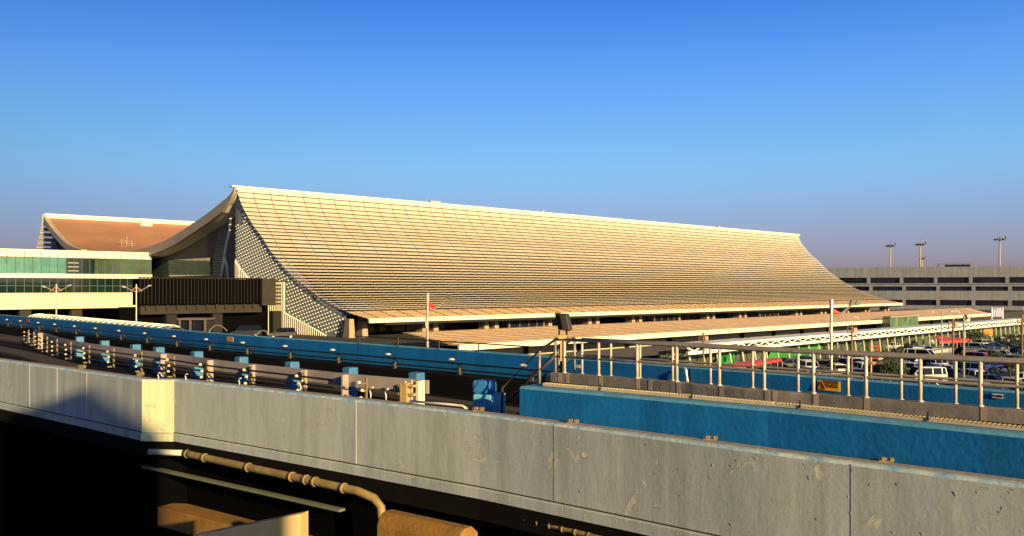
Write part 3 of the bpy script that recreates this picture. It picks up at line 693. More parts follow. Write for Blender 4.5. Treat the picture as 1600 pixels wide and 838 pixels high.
def make_car(kind):
    L_, W_, body, cab = car_profile(kind); name = {'sedan': 'parked_sedan', 'hatch': 'parked_hatchback', 'suv': 'parked_suv', 'van': 'parked_van'}[kind]
    r = empty(name, (0, 0, 0)); h = W_/2
    b = MB(); b.hexa([(x, -h, z) for x, z in body], [(x, h, z) for x, z in body]); b.build('body', paint('white'), r, bevel=.09)
    top = [p for p in cab[1:3]]
    b = MB(); i = .14
    ring0 = [(cab[0][0], h-.06), (cab[3][0], h-.06)]; zb_ = cab[0][1]; z1, z2 = cab[1][1], cab[2][1]
    b.hexa([(cab[0][0], -h+.06, zb_), (cab[3][0], -h+.06, zb_), (cab[3][0], h-.06, zb_), (cab[0][0], h-.06, zb_)], [(cab[1][0], -h+i+.06, z1), (cab[2][0], -h+i+.06, z2), (cab[2][0], h-i-.06, z2), (cab[1][0], h-i-.06, z1)])
    b.build('windows', carg, r)
    b = MB(); b.hexa([(cab[1][0]-.06, -h+i+.03, z1-.04), (cab[2][0]+.06, -h+i+.03, z2-.04), (cab[2][0]+.06, h-i-.03, z2-.04), (cab[1][0]-.06, h-i-.03, z1-.04)], [(cab[1][0], -h+i+.1, z1+.05), (cab[2][0], -h+i+.1, z2+.05), (cab[2][0], h-i-.1, z2+.05), (cab[1][0], h-i-.1, z1+.05)])
    for sg in (-1, 1):
        for (xa_, xb_, m0) in ((cab[0][0], cab[1][0], 0), (cab[3][0], cab[2][0], 0)):
            b.tube((xa_, sg*(h-.05), zb_), (xb_, sg*(h-i-.05), z1), .05, 5)
        xm = (cab[1][0]+cab[2][0])/2; b.tube((xm, sg*(h-.05), zb_), (xm, sg*(h-i-.05), z1), .045, 5)
        if kind == 'van': b.tube((xm-1.2, sg*(h-.05), zb_), (xm-1.2, sg*(h-i-.05), z1), .05, 5)
    b.build('roof', paint('white'), r)
    for sx_ in (-L_*.31, L_*.31):
        for sg in (-1, 1):
            b = MB(); b.tube((sx_, sg*(h-.18), .33), (sx_, sg*(h+.02), .33), .33, 14); wh = b.build('wheel', tyrem, r)
            b = MB(); b.tube((sx_, sg*(h-.02), .33), (sx_, sg*(h+.03), .33), .2, 10); b.build('rim', rimm, wh)
    for sg in (-1, 1):
        b = MB(); b.box(-L_/2-.0, sg*(h-.22), .72 if kind == 'sedan' else .85, .06, .32, .2); b.build('taillight', tailm, r)
        b = MB(); b.box(L_/2-.06, sg*(h-.26), .6 if kind != 'suv' else .72, .14, .36, .16); b.build('headlight', headm, r)
        b = MB(); b.box(cab[3][0]-.2, sg*(h+.07), zb_+.02, .18, .2, .14); b.build('mirror', paint('white'), r)
    return r
def treelist(o):
    out = [o]
    for c in bpy.data.objects:
        if c.parent is o: out += treelist(c)
    return out
USED = set(); CH = {}
def place_car(kind, colr, pos, ang, label, group):
    if kind not in PROTO:
        PROTO[kind] = make_car(kind); CH[kind] = {o: [c for c in bpy.data.objects if c.parent is o] for o in treelist(PROTO[kind])}
    def cp(o, par):
        c = o.copy(); COL.objects.link(c); c.parent = par
        for q in CH[kind][o]: cp(q, c)
        return c
    if kind in USED: r = cp(PROTO[kind], None)
    else: r = PROTO[kind]; USED.add(kind)
    parts = [r]+[o for o in CH_all(r, kind)]
    r.location = pos; r.rotation_euler = (0, 0, ang); tag(r, label, {'sedan': 'car', 'hatch': 'car', 'suv': 'suv', 'van': 'van'}[kind], group)
    PLACED.append((r, colr)); return r
def CH_all(r, k): return []
PLACED = []
def finish_cars():
    ch = {}
    for o in bpy.data.objects:
        if o.parent: ch.setdefault(o.parent.name, []).append(o)
    for r, c in PLACED:
        for o in ch.get(r.name, []):
            if o.name.split('.')[0] in ('body', 'roof', 'mirror'):
                o.material_slots[0].link = 'OBJECT'; o.material_slots[0].material = paint(c)
KW = {'sedan': 'sedan', 'hatch': 'hatchback', 'suv': 'SUV', 'van': 'minivan'}
# individually seen cars: kind, colour, px, base py, heading relative to the row, note
SEEN = [('hatch', 'white', 1243, 562, 200, 'beside the end of the red awning'), ('van', 'black', 1283, 551, 185, 'in front of the green panel'),
 ('suv', 'white', 1259, 583, 92, 'rear end to the blue wall, first white one right of the red awning'), ('hatch', 'dark blue', 1257, 573, 95, 'behind the first white SUV'),
 ('hatch', 'dark grey', 1228, 578, 190, 'left of the white SUV near the red awning'), ('sedan', 'dark grey', 1287, 579, 70, 'between two white cars by the tall lamp post'),
 ('hatch', 'white', 1305, 586, 92, 'right beside the foot of the tall lamp post'), ('sedan', 'silver', 1335, 568, 20, 'behind the tall lamp post on its right'),
 ('suv', 'white', 1345, 587, 92, 'rear towards the railing left of the orange pole'), ('sedan', 'silver', 1342, 577, 95, 'directly behind the white SUV by the orange pole'),
 ('sedan', 'silver', 1393, 547, 25, 'half lit, left of the silver minivan'), ('van', 'silver', 1442, 540, 30, 'large and pale, beside the red tent'),
 ('van', 'dark blue', 1432, 561, 185, 'in the dark row behind the railing'), ('van', 'dark blue', 1462, 562, 185, 'in the dark row, left of the double lamp'),
 ('suv', 'black', 1433, 577, 185, 'just behind the long white van'), ('suv', 'silver', 1420, 573, 20, 'with a red tail light, behind the long white van'),
 ('suv', 'white', 1458, 578, 92, 'glowing in the sun behind the long white van'), ('van', 'white', 1443, 600, 188, 'long white one nearest the railing'),
 ('suv', 'white', 1463, 590, 95, 'squeezed behind the long white van on the right'), ('suv', 'white', 1518, 600, 92, 'rear window facing the railing right of the plain pole'),
 ('sedan', 'white', 1512, 582, 10, 'side on, sunlit, right of the plain pole'), ('sedan', 'blue', 1548, 580, 350, 'bright blue beside a tree'),
 ('sedan', 'dark grey', 1550, 600, 195, 'in shade near the right tree'), ('hatch', 'dark blue', 1563, 600, 185, 'in shade beside the right tree'),
 ('sedan', 'silver', 1590, 575, 185, 'at the right edge above the tree'), ('van', 'black', 1512, 562, 185, 'in the dark row right of the plain pole'),
 ('suv', 'dark blue', 1541, 558, 185, 'in the dark row near the parasol trees'), ('hatch', 'silver', 1540, 543, 20, 'small pale one in the far row'),
 ('suv', 'white', 1565, 541, 40, 'far row, below the orange banner'), ('van', 'white', 1595, 537, 20, 'far row at the right edge'),
 ('sedan', 'beige', 1562, 557, 30, 'lit bonnet in the middle row at right'), ('sedan', 'dark blue', 1590, 560, 190, 'middle row at the right edge'),
 ('sedan', 'dark grey', 1405, 580, 185, 'under the tree left of the long white van'), ('suv', 'black', 1375, 575, 185, 'behind the round tree by the orange pole'),
 ('sedan', 'white', 1403, 563, 5, 'long, low and bright behind the railing'), ('suv', 'black', 1362, 547, 190, 'below the kiosk by the orange pole'),
 ('sedan', 'white', 1270, 598, 10, 'roof just showing over the blue wall by the yellow sign'), ('sedan', 'white', 1306, 602, 0, 'roof just showing over the blue wall at the lamp post'),
 ('sedan', 'green', 1440, 617, 185, 'only its roof showing above the blue wall'), ('hatch', 'silver', 1522, 618, 95, 'only its roof showing right of the plain pole'),
 ('sedan', 'black', 1562, 617, 185, 'only its roof showing near the right tree'), ('sedan', 'dark grey', 1490, 596, 185, 'dark, between the long van and the white SUV'),
 ('hatch', 'silver', 1590, 612, 30, 'nearest one at the right edge')]
rowang = atan2(D.y, D.x)
for kd, cl_, px_, py_, hd, note in SEEN:
    p = GZ(px_, py_, 0); p.z = .012
    place_car(kd, cl_, p, radians(hd), f'{cl_} {KW[kd]} {note}', 'cars in the car park')
occ = [(r.location.x, r.location.y) for r, _ in PLACED]
rr = random.Random(3)
cols = ['white', 'silver', 'dark grey', 'black', 'dark blue', 'red', 'black', 'dark grey', 'silver', 'dark blue', 'beige', 'green']
for ri, wr in enumerate((106, 112, 118, 124, 130, 136, 142, 148, 154)):
    cnt = 0
    for k in range(70):
        p = T(wr, 4+k*2.8, .012); px_ = 800+F*p.x/p.y; py_ = HOR+F*CZ/p.y
        wall_y = 574+(px_-1076)*.0747
        if px_ < 1235 or px_ > 1640 or py_ > wall_y+20 or rr.random() < .03: continue
        if any(hypot(p.x-a, p.y-c) < 2.9 for a, c in occ): continue
        occ.append((p.x, p.y))
        kd = rr.choice(['sedan', 'suv', 'hatch', 'sedan', 'hatch', 'suv', 'van']); cc = rr.choice(cols)
        side = 'left' if px_ < 1370 else 'middle' if px_ < 1490 else 'right'
        place_car(kd, cc, p, rowang+pi/2*(1 if rr.random() < .5 else -1)+rr.uniform(-.03, .03), f'{cc} {KW[kd]} parked {ordn(min(cnt, 29))} along row {("one", "two", "three", "four", "five", "six", "seven", "eight", "nine")[ri]} from the glass frontage', 'cars in the car park'); cnt += 1
# two dark cars on the forecourt by the perforated wall
place_car('suv', 'black', GZ(440, 529, 3.0), radians(200), 'black SUV in shade at the foot of the perforated end wall', 'cars on the forecourt')
place_car('van', 'black', GZ(385, 526.5, 3.0), radians(195), 'black minivan in shade under the finned annex', 'cars on the forecourt')
finish_cars()
# ------------------------------------------------------------ trees in the car park
def tree(px_, py_, h_, rad, label, seed):
    p = GZ(px_, py_, 0); rnd = random.Random(seed)
    r = empty('car_park_tree', p, label, 'tree', 'small trees in the car park')
    b = MB(); b.tube(p, p+Z3*h_*.45, .14, 7, .09)
    for k in range(6):
        a = rnd.uniform(0, 2*pi); e = p+Vector((cos(a)*rad*.6, sin(a)*rad*.6, h_*rnd.uniform(.6, .85))); b.tube(p+Z3*h_*.38, e, .06, 5, .02)
    b.build('trunk', barkm, r)
    b = MB()
    for c in range(22):
        a = rnd.uniform(0, 2*pi); q = rnd.uniform(.1, 1)**.6; cc = p+Vector((cos(a)*rad*q, sin(a)*rad*q, h_*(.62+rnd.uniform(-.22, .3)*(1.1-q*.5)))); cr = rad*rnd.uniform(.2, .38)
        for k in range(46):
            v = Vector((rnd.gauss(0, 1), rnd.gauss(0, 1), rnd.gauss(0, .8))); v = v.normalized()*cr*rnd.uniform(.5, 1); s_ = rnd.uniform(.1, .2)
            u1 = Vector((rnd.uniform(-1, 1), rnd.uniform(-1, 1), rnd.uniform(-1, 1))).normalized(); u2 = u1.orthogonal().normalized()
            o_ = cc+v; b.face([o_-u1*s_, o_-u2*s_*.5, o_+u1*s_, o_+u2*s_*.5])
    b.build('crown', leafm, r)
tree(1318, 553, 3.4, 2.0, 'dark low tree right of the tall lamp post', 1); tree(1385, 587, 3.6, 2.2, 'round green tree beside the orange pole', 2)
tree(1578, 603, 4.2, 2.3, 'leafy tree nearest the railing at the right edge', 3); tree(1575, 553, 4.0, 2.4, 'broad tree in the far right of the car park', 4)
tree(1176, 562, 3.6, 1.9, 'small tree in front of the green panel', 5); tree(1198, 556, 3.0, 1.6, 'small bushy tree right of the first one by the red awning', 6)
tree(1418, 541, 3.0, 2.0, 'dark bushy tree left of the large silver minivan', 7); tree(1395, 600, 3.0, 1.6, 'low sunlit bush just over the blue wall', 8)
tree(1528, 541, 3.2, 2.1, 'dark tree near the orange banner', 9); tree(1368, 541, 2.6, 1.6, 'small dark shrub tree below the kiosk', 10)
# ------------------------------------------------------------ red awnings, orange barriers
def slabthing(name, pts, z0, h_, m, label, cat):
    o = empty(name, (pts[0].x, pts[0].y, 0), label, cat)
    b = MB(); b.hexa([Vector((p.x, p.y, z0)) for p in pts], [Vector((p.x, p.y, z0+h_)) for p in pts]); b.build('cover', m, o)
    for p in pts: b = MB(); b.tube((p.x, p.y, 0), (p.x, p.y, z0), .05); b.build('post', greyf, o)
slabthing('red_awning', [GZ(1060, 581, 2.2), GZ(1215, 562, 2.2), GZ(1222, 565, 2.2), GZ(1070, 590, 2.2)], 2.2, .28, redm, 'long red awning beside the car park behind the railing', 'awning')
slabthing('red_tent', [GZ(1462, 528, 2.0), GZ(1515, 533, 2.0), GZ(1495, 536, 2.0), GZ(1468, 537, 2.0)], 2.0, .4, redm, 'small red tent canopy beside the large silver minivan', 'tent')
slabthing('orange_hoarding', [GZ(1118, 566, .8), GZ(1146, 562, .8), GZ(1147, 564, .8), GZ(1119, 568, .8)], .8, 1.2, orangem, 'short orange hoarding under the glass frontage', 'hoarding')
slabthing('orange_banner', [GZ(1536, 524, 1.6), GZ(1551, 523, 1.6), GZ(1551, 524.5, 1.6), GZ(1537, 525.5, 1.6)], 1.6, 1.3, orangem, 'orange banner among the cars at the far right', 'banner')
slabthing('red_hoarding', [GZ(1385, 557, .3), GZ(1432, 551, .3), GZ(1433, 552, .3), GZ(1386, 558, .3)], .3, .6, redm, 'low red barrier strip behind the parked rows', 'barrier')
# ------------------------------------------------------------ poles and lamps
def curve3(a, b_, c, n=8): return [a*(1-u)**2+b_*2*u*(1-u)+c*u*u for u in [k/n for k in range(n+1)]]
def single_lamp(px_, ptop, pb, Y, label, flip=1, double_head=False):
    top = GY(px_, ptop, Y); base = Vector((top.x, top.y, 0)); k_ = Y/F
    r = empty('street_lamp', base, label, 'street lamp', 'single arm lamps with red brackets')
    b = MB(); b.tube(base, top-Z3*1.2*(k_*10), 2.2*k_, 10, 1.9*k_); b.tube(top-Z3*14*k_, top, 3.0*k_, 10); b.build('pole', steel, r)
    b = MB(); j = top-Z3*85*k_*.72; pts = curve3(j, j+Vector((-9*k_, 0, 30*k_)), top+Vector((12*k_, 0, -24*k_)), 8)+curve3(top+Vector((12*k_, 0, -24*k_)), top+Vector((25*k_, 0, -16*k_)), top+Vector((33*k_, 0, -6*k_)), 6)[1:]
    b.pipe(pts, 1.5*k_, 6); b.build('arm', steel, r)
    b = MB(); a0_ = top-Z3*13*k_; e = top+Vector((15*k_, 0, -21*k_)); b.hexa([a0_, e, a0_-Z3*8*k_], [a0_+Vector((0, .1, 0)), e+Vector((0, .1, 0)), a0_-Z3*8*k_+Vector((0, .1, 0))]); l_ = top-Z3*33*k_; b.hexa([l_, e, l_+Z3*8*k_], [l_+Vector((0, .1, 0)), e+Vector((0, .1, 0)), l_+Z3*8*k_+Vector((0, .1, 0))]); b.build('bracket', redm, r)
    h_ = top+Vector((35*k_, 0, -4*k_)); b = MB()
    for o_ in ((0, 8) if double_head else (0,)):
        c = h_+Vector((o_*k_-3*k_, 0, -2*k_)); b.obox(c+Vector((-4*k_, -3*k_, -3*k_)), Vector((7*k_, 0, 0)), (0, 6*k_, 0), Vector((3*k_, 0, 8*k_)))
    b.build('lamp_head', mat('lamp_head_dark', (.10, .09, .08), .4), r)
single_lamp(668, 458, 545, 88, 'tall pale street lamp with red bracket in front of the long roof')
single_lamp(1299, 468, 600, 82, 'tall pale street lamp with red bracket among the parked cars', double_head=True)
def double_lamp(px_, ptop, Y, zb_, label, sc=1.0, group='double arm street lamps'):
    top = GY(px_, ptop, Y); base = Vector((top.x, top.y, zb_)); k_ = Y/F*sc
    r = empty('street_lamp', base, label, 'street lamp', group)
    b = MB(); b.tube(base, top, 1.3*k_, 8, 1.0*k_); b.build('pole', steel, r)
    for sg in (-1, 1):
        b = MB(); j = top-Z3*12*k_; e = top+Vector((sg*19*k_, 0, -3*k_)); b.pipe(curve3(j, j+Vector((sg*10*k_, 0, 3*k_)), e), .8*k_, 6); b.build('arm', steel, r)
        b = MB(); b.tube(top+Vector((0, 0, -4*k_)), j+Vector((sg*9*k_, 0, 1*k_)), .7*k_, 5); b.build('bracket', mat('bracket_pink', (.6, .2, .15), .5), r)
        b = MB(); b.obox(e+Vector((-3*k_ if sg < 0 else -1*k_, -1.5*k_, -1*k_)), Vector((5*k_, 0, sg*1.5*k_)), (0, 3*k_, 0), (0, 0, 1.6*k_)); b.build('lamp_head', mat('lamp_head_pale', (.5, .5, .5), .4), r)
    return r
double_lamp(88, 444, 105, 0, 'double arm street lamp left of two in front of the cream beam')
double_lamp(213, 444.5, 112, 0, 'double arm street lamp right of two near the end of the cream beam')
double_lamp(1471.5, 485, 110, 0, 'double headed lamp post with red brace in the car park', .75)
for px_, pt, Y, lb in ((1506, 494, 95, 'plain slim pale pole in the car park right of the double lamp'),):
    top = GY(px_, pt, Y); b = MB(); b.tube((top.x, top.y, 0), top, .11, 8); tag(b.build('plain_pole', steel), lb, 'pole')
def cage_pole(px_, ptop, pbox, Y, label, colr=None):
    top = GY(px_, ptop, Y); k_ = Y/F; r = empty('loudspeaker_pole', (top.x, top.y, 0), label, 'pole', 'brown poles with caged equipment')
    bm_ = mat('pole_brown', (.20, .12, .07), .7)
    b = MB(); b.tube((top.x, top.y, 0), top, 1.5*k_, 8); b.build('pole', bm_, r)
    b = MB()
    for z_ in (5, 9, 13): 
        for a, c in (((-7, -2), (7, -2)), ((-7, 2), (7, 2))): b.tube(top+Vector((a[0]*k_, a[1]*k_, -z_*k_)), top+Vector((c[0]*k_, c[1]*k_, -z_*k_)), .5*k_, 5)
    for x_ in (-7, 7): b.tube(top+Vector((x_*k_, 0, -3*k_)), top+Vector((x_*k_, 0, -15*k_)), .6*k_, 5)
    b.build('cage', bm_, r)
    b = MB(); b.box(top.x+5*k_, top.y, top.z-12*k_, 5*k_, 4*k_, 6*k_); b.build('equipment_box', mat('box_beige', (.5, .36, .22), .6), r)
    b = MB(); b.pipe([top+Vector((k_*(6+4.5*cos(a)), 0, k_*(8+4.5*sin(a)))) for a in [2*pi*j/12 for j in range(13)]], .35*k_, 5); b.tube(top+Vector((0, 0, -4*k_)), top+Vector((6*k_, 0, 3.5*k_)), .4*k_, 5); b.build('ring_aerial', steel, r)
cage_pole(1099, 520, 0, 90, 'brown caged pole with ring aerial left of the white truss')
cage_pole(1331, 507, 0, 100, 'brown caged pole with ring aerial just right of the tall lamp')
cage_pole(1489, 498, 0, 120, 'brown caged pole right of the double headed lamp')
cage_pole(1597, 492, 0, 120, 'brown caged pole at the right edge of the photo')
top = GY(1361, 535, 92); k_ = 92/F; r = empty('orange_pole', (top.x, top.y, 0), 'orange pole with red rungs and a round collar in the car park', 'pole')
b = MB(); b.tube((top.x, top.y, 0), top, 1.5*k_, 8); b.build('pole', mat('pole_ochre', (.62, .36, .15), .6), r)
b = MB(); c = GY(1361, 567, 92); b.tube(c-Z3*1.5*k_, c+Z3*1.5*k_, 6*k_, 12, 9*k_); b.build('collar', mat('pole_ochre', (.6, .33, .12), .6), r)
b = MB(); [b.tube(top+Vector((2*k_, 0, -q*k_)), top+Vector((12*k_, 0, -q*k_)), .6*k_, 5) for q in (6, 12, 25)]; b.tube(top+Vector((12*k_, 0, -3*k_)), top+Vector((12*k_, 0, -27*k_)), .5*k_, 5); b.build('rungs', redm, r)
# blue direction sign
sp = GY(1558, 496, 205); k_ = 205/F; r = empty('direction_sign', (sp.x, sp.y, 0), 'tall blue sign with three rows of white writing in front of the garage', 'sign')
b = MB(); b.box(sp.x, sp.y, sp.z, 16*k_, .3, 15.5*k_); b.build('board', mat('sign_blue', (.06, .07, .42), .5), r)
for o_ in (-8.6, 8.6): b = MB(); b.box(sp.x+o_*k_, sp.y, 0, 1*k_, .4, sp.z+15.5*k_); b.build('post', white, r)
for i, s_ in enumerate(('← 出境', '● 停車場', '▲ 接機區')):
    text_mesh('lettering', s_, 3.6*k_, white, r, (sp.x, sp.y-.17, sp.z+(12.6-i*4.9)*k_), (1, 0, 0))
b = MB(); [b.box(sp.x, sp.y-.16, sp.z+q*k_, 15*k_, .04, .4*k_) for q in (5.2, 10.1)]; b.build('divider', white, r)
# ------------------------------------------------------------ guideway
def ext(path, f0_, f1_):
    P = [Vector(p) for p in path]; a = P[0]+(P[0]-P[1]).normalized()*f0_; c = P[-1]+(P[-1]-P[-2]).normalized()*f1_
    return [a]+P+[c]
def zz(d): return CZ-d*S
NEARL = ext([NP(0, 563, 1.8), NP(110, 577.5, 1.8), NP(222, 593, 1.8)], 25, 0)[:-1]
NEARR = ext([NP(272, 593.5, 1.8), NP(350, 602, 1.8), NP(550, 624.5, 1.8), NP(750, 647.5, 1.8), NP(975, 676.5, 1.8), NP(1200, 706.5, 1.8), NP(1400, 732, 1.8), NP(1600, 758, 1.8)], 0, 9)[1:]
NEAR = NEARL+NEARR
nw = empty('parapet_wall', NEARR[3].xy.to_3d(), 'long weathered grey concrete parapet with peeling paint nearest the camera', 'wall')
b = MB(); b.sweep(NEAR, [(.0, zz(2.84)), (.0, zz(1.8)-.05), (.03, zz(1.8)), (.17, zz(1.8)+.004), (.42, zz(1.8)), (.42, zz(2.84))], [0, 1, 1, 2, 0, 0]); b.build('wall_face', [wallg, edgem, conc], nw)
b = MB(); b.sweep(NEAR, [(-.045, zz(3.0)), (-.045, zz(2.86)), (.0, zz(2.843)), (.42, zz(2.843)), (.42, zz(3.0))]); b.build('bottom_ledge', wallg, nw)
b = MB(); b.sweep(NEAR, [(-.004, zz(2.862)), (-.004, zz(2.825)), (.01, zz(2.825)), (.01, zz(2.862))]); b.build('drip_groove', conc_d, nw)
b = MB(); pl_ = [Vector(p).xy.to_3d() for p in NEAR if abs(800+F*p[0]/p[1]-222) < 1 or abs(800+F*p[0]/p[1]-272) < 1]
pm = wallg.copy(); pm.name = 'pilaster_sunlit_tone'  # paler copy of the wall paint; stronger sun is put into its colour
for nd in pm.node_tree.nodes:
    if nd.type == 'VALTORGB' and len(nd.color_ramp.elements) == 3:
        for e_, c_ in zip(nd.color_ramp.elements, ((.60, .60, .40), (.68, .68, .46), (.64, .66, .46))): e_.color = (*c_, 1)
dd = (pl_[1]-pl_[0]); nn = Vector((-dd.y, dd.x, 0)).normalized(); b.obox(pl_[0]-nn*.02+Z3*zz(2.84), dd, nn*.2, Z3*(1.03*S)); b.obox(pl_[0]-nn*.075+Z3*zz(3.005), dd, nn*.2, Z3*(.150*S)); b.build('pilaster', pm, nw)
def joint(px_, m, wd=.02, nm='joint'):
    h_ = at_px(NEAR, px_); 
    if not h_: return
    p, k = h_; dd = (Vector(NEAR[k+1][:2])-Vector(NEAR[k][:2])).normalized(); nn = Vector((-dd.y, dd.x)); a = p-nn*.005
    b = MB(); b.obox((a.x, a.y, zz(2.82)), Vector((dd.x*wd, dd.y*wd, 0)), Vector((nn.x*.02, nn.y*.02, 0)), Z3*(1.0*S)); b.build(nm, m, nw)
for px_, m_ in ((46, cream), (89, cream), (135, cream), (556, white), (865, mat('joint_grey', (.12, .12, .1), .9)), (1329, mat('joint_blue', (.1, .13, .2), .8))): joint(px_, m_, .009 if px_ > 600 else .018 if px_ > 300 else .024)
# peeling flakes along the top edge and on the face
b = MB(); rnd = random.Random(5)
for k in range(46):
    px_ = rnd.choice([rnd.uniform(780, 1600), rnd.uniform(950, 1600), rnd.uniform(280, 1600)]); h_ = at_px(NEAR, px_)
    if not h_: continue
    p, i = h_; dd = (Vector(NEAR[i+1][:2])-Vector(NEAR[i][:2])).normalized().to_3d(); nn = Vector((-dd.y, dd.x, 0))
    zf = zz(1.8)-abs(rnd.gauss(0, .22)) - .06 if rnd.random() < .6 else zz(1.8)-rnd.uniform(.1, 1.5)
    c = p.to_3d()+Z3*zf; s_ = rnd.uniform(.01, .03); n_ = 5; out = []
    for j in range(n_):
        a = 2*pi*j/n_+rnd.uniform(-.4, .4); rr_ = s_*rnd.uniform(.5, 1.3); out.append(c+dd*cos(a)*rr_+Z3*sin(a)*rr_*1.4-nn*(.004+max(0, sin(a))*s_*.3))
    b.face(out, 0 if rnd.random() < .6 else 1)
b.build('paint_flakes', [wallg, mat('flake_pale', (.62, .6, .48), .7)], nw)
# far blue wall
FAR = ext([NP(0, 492, 1.8), NP(135, 503.3, 1.8), NP(270, 515, 1.8), NP(400, 525.5, 1.8), NP(750, 549.8, 1.8), NP(1076, 574, 1.8), NP(1350, 594.6, 1.8), NP(1600, 613.5, 1.8)], 60, 12)
FAR = [Vector(p) for p in catmull([tuple(p) for p in FAR], 4)]
fw = empty('blue_parapet', FAR[12].xy.to_3d(), 'far blue painted parapet running behind the guideway rails', 'wall')
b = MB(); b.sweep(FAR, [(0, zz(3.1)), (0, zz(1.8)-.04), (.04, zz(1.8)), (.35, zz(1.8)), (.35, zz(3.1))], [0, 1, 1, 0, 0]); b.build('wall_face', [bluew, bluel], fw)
for px_ in (69, 268, 560, 1078):
    h_ = at_px(FAR, px_); p, i = h_; dd = (FAR[i+1]-FAR[i]).normalized(); nn = Vector((-dd.y, dd.x, 0)); b = MB()
    b.obox(p.to_3d()-nn*.012+Z3*zz(2.9), dd*.06, nn*.03, Z3*1.72); b.build('joint', mat('joint_navy', (.01, .05, .14), .8), fw)
# near edge small white bent pipe on far wall
h_ = at_px(FAR, 1072); p = h_[0].to_3d(); i = h_[1]; dd = (FAR[i+1]-FAR[i]).normalized(); nn = Vector((-dd.y, dd.x, 0))
b = MB(); b.pipe([p-nn*.1+dd*0+Z3*(zz(1.8)-.05), p-nn*.2+dd*.12+Z3*(zz(1.8)-.08), p-nn*.22+dd*.2+Z3*(zz(1.8)-.5), p-nn*.22+dd*.2+Z3*zz(2.4)], .045, 8); tag(b.build('bent_pipe', white), 'white bent pipe hooked over the far blue wall behind the railing', 'pipe')
# deck
def spanpoly(A, B): return [tuple(p) for p in A]+[tuple(p) for p in reversed(B)]
b = MB(); m_ = 24
def lerp_path(P, u):
    n_ = len(P)-1; x = u*n_; i = min(int(x), n_-1); return Vector(P[i]).lerp(Vector(P[i+1]), x-i)
for k in range(m_):
    a0_, a1_, c0_, c1_ = lerp_path(NEAR, k/m_), lerp_path(NEAR, (k+1)/m_), lerp_path(FAR, k/m_), lerp_path(FAR, (k+1)/m_)
    for v in (a0_, a1_, c0_, c1_): v.z = zz(3.0)+.002
    dn = Z3*.5; b.hexa([a0_-dn, a1_-dn, c1_-dn, c0_-dn], [a0_, a1_, c1_, c0_])
tag(b.build('guideway_deck', deckm), kind='structure')
# curved running pad left
b = MB(); PADC = [(-160, 528), (-60, 530), (0, 540), (40, 548), (75, 558), (110, 568)]
P = catmull([tuple(NP(x, y+6, 2.93)) for x, y in PADC], 5); b.sweep([Vector(p) for p in P], [(-.7, zz(3)+.01), (-.7, zz(2.9)), (.7, zz(2.9)), (.7, zz(3)+.01)]); tag(b.build('running_pad', padm), kind='structure')
P = catmull([tuple(NP(x, y, 2.93)) for x, y in ((-200, 512), (-80, 517), (0, 524), (45, 533))], 5)
b = MB(); b.sweep([Vector(p) for p in P], [(-.7, zz(3)+.01), (-.7, zz(2.9)), (.7, zz(2.9)), (.7, zz(3)+.01)]); tag(b.build('running_pad', padm), kind='structure')
# far running pad between middle beam and the far wall
P = [Vector(p)+Vector((1, -1, 0)).normalized()*0 for p in FAR]
b = MB(); b.sweep(P, [(-3.6, zz(3)+.01), (-3.6, zz(2.88)), (-2.9, zz(2.88)), (-2.9, zz(3)+.01)]); tag(b.build('running_pad', mat('pad_grey', (.05, .042, .04), .9)), kind='structure')
# middle guard beam with ribs
MIDP = [(53, 515), (67, 520), (93, 528), (134, 536), (180, 542.3), (250, 551), (300, 557), (350, 564), (470, 576.5), (541, 584), (669, 594.5)]
MID = [Vector(p) for p in catmull([tuple(NP(x, y, 2.2)) for x, y in MIDP], 4)]
gb = empty('guard_beam', MID[20].xy.to_3d(), 'pinkish grey guard beam curving along the middle of the guideway', 'guard beam')
b = MB(); b.sweep(MID, [(0, zz(2.52)), (0, zz(2.2)), (.06, zz(2.2)), (.06, zz(2.52))]); b.build('beam_plate', beamm, gb)
for px_ in (67, 260, 333, 398, 479, 543, 661):
    p, i = at_px(MID, px_); dd = (MID[i+1]-MID[i]).normalized(); nn = Vector((-dd.y, dd.x, 0))
    b = MB(); b.obox(p.to_3d()+Z3*zz(3.0)-nn*.34, dd*.08, nn*.32, Z3*(zz(2.215)-zz(3.0))) if px_ != 661 else b.obox(p.to_3d()+Z3*zz(3.0)-nn*.42, dd*.12, nn*.38, Z3*(zz(2.2)-zz(3.0)))
    b.build('rib_post', cream if px_ == 661 else beamm, gb)
for i_, px_ in enumerate((104, 142, 190, 226, 285, 354, 433, 524, 630)):
    p, i = at_px(MID, px_); dd = (MID[i+1]-MID[i]).normalized(); nn = Vector((-dd.y, dd.x, 0)); c = p.to_3d()+nn*.55
    r = empty('blue_post', c+Z3*zz(3.0), f'{ordn(i_)} square blue post from the left behind the guard beam', 'post', 'blue posts behind the guard beam')
    b = MB(); wd = .48; b.obox(c-dd*wd/2+Z3*zz(3.0), dd*wd, nn*.5, Z3*(zz(2.1)-zz(3.0))); b.build('post_shaft', bluep, r, bevel=.05)
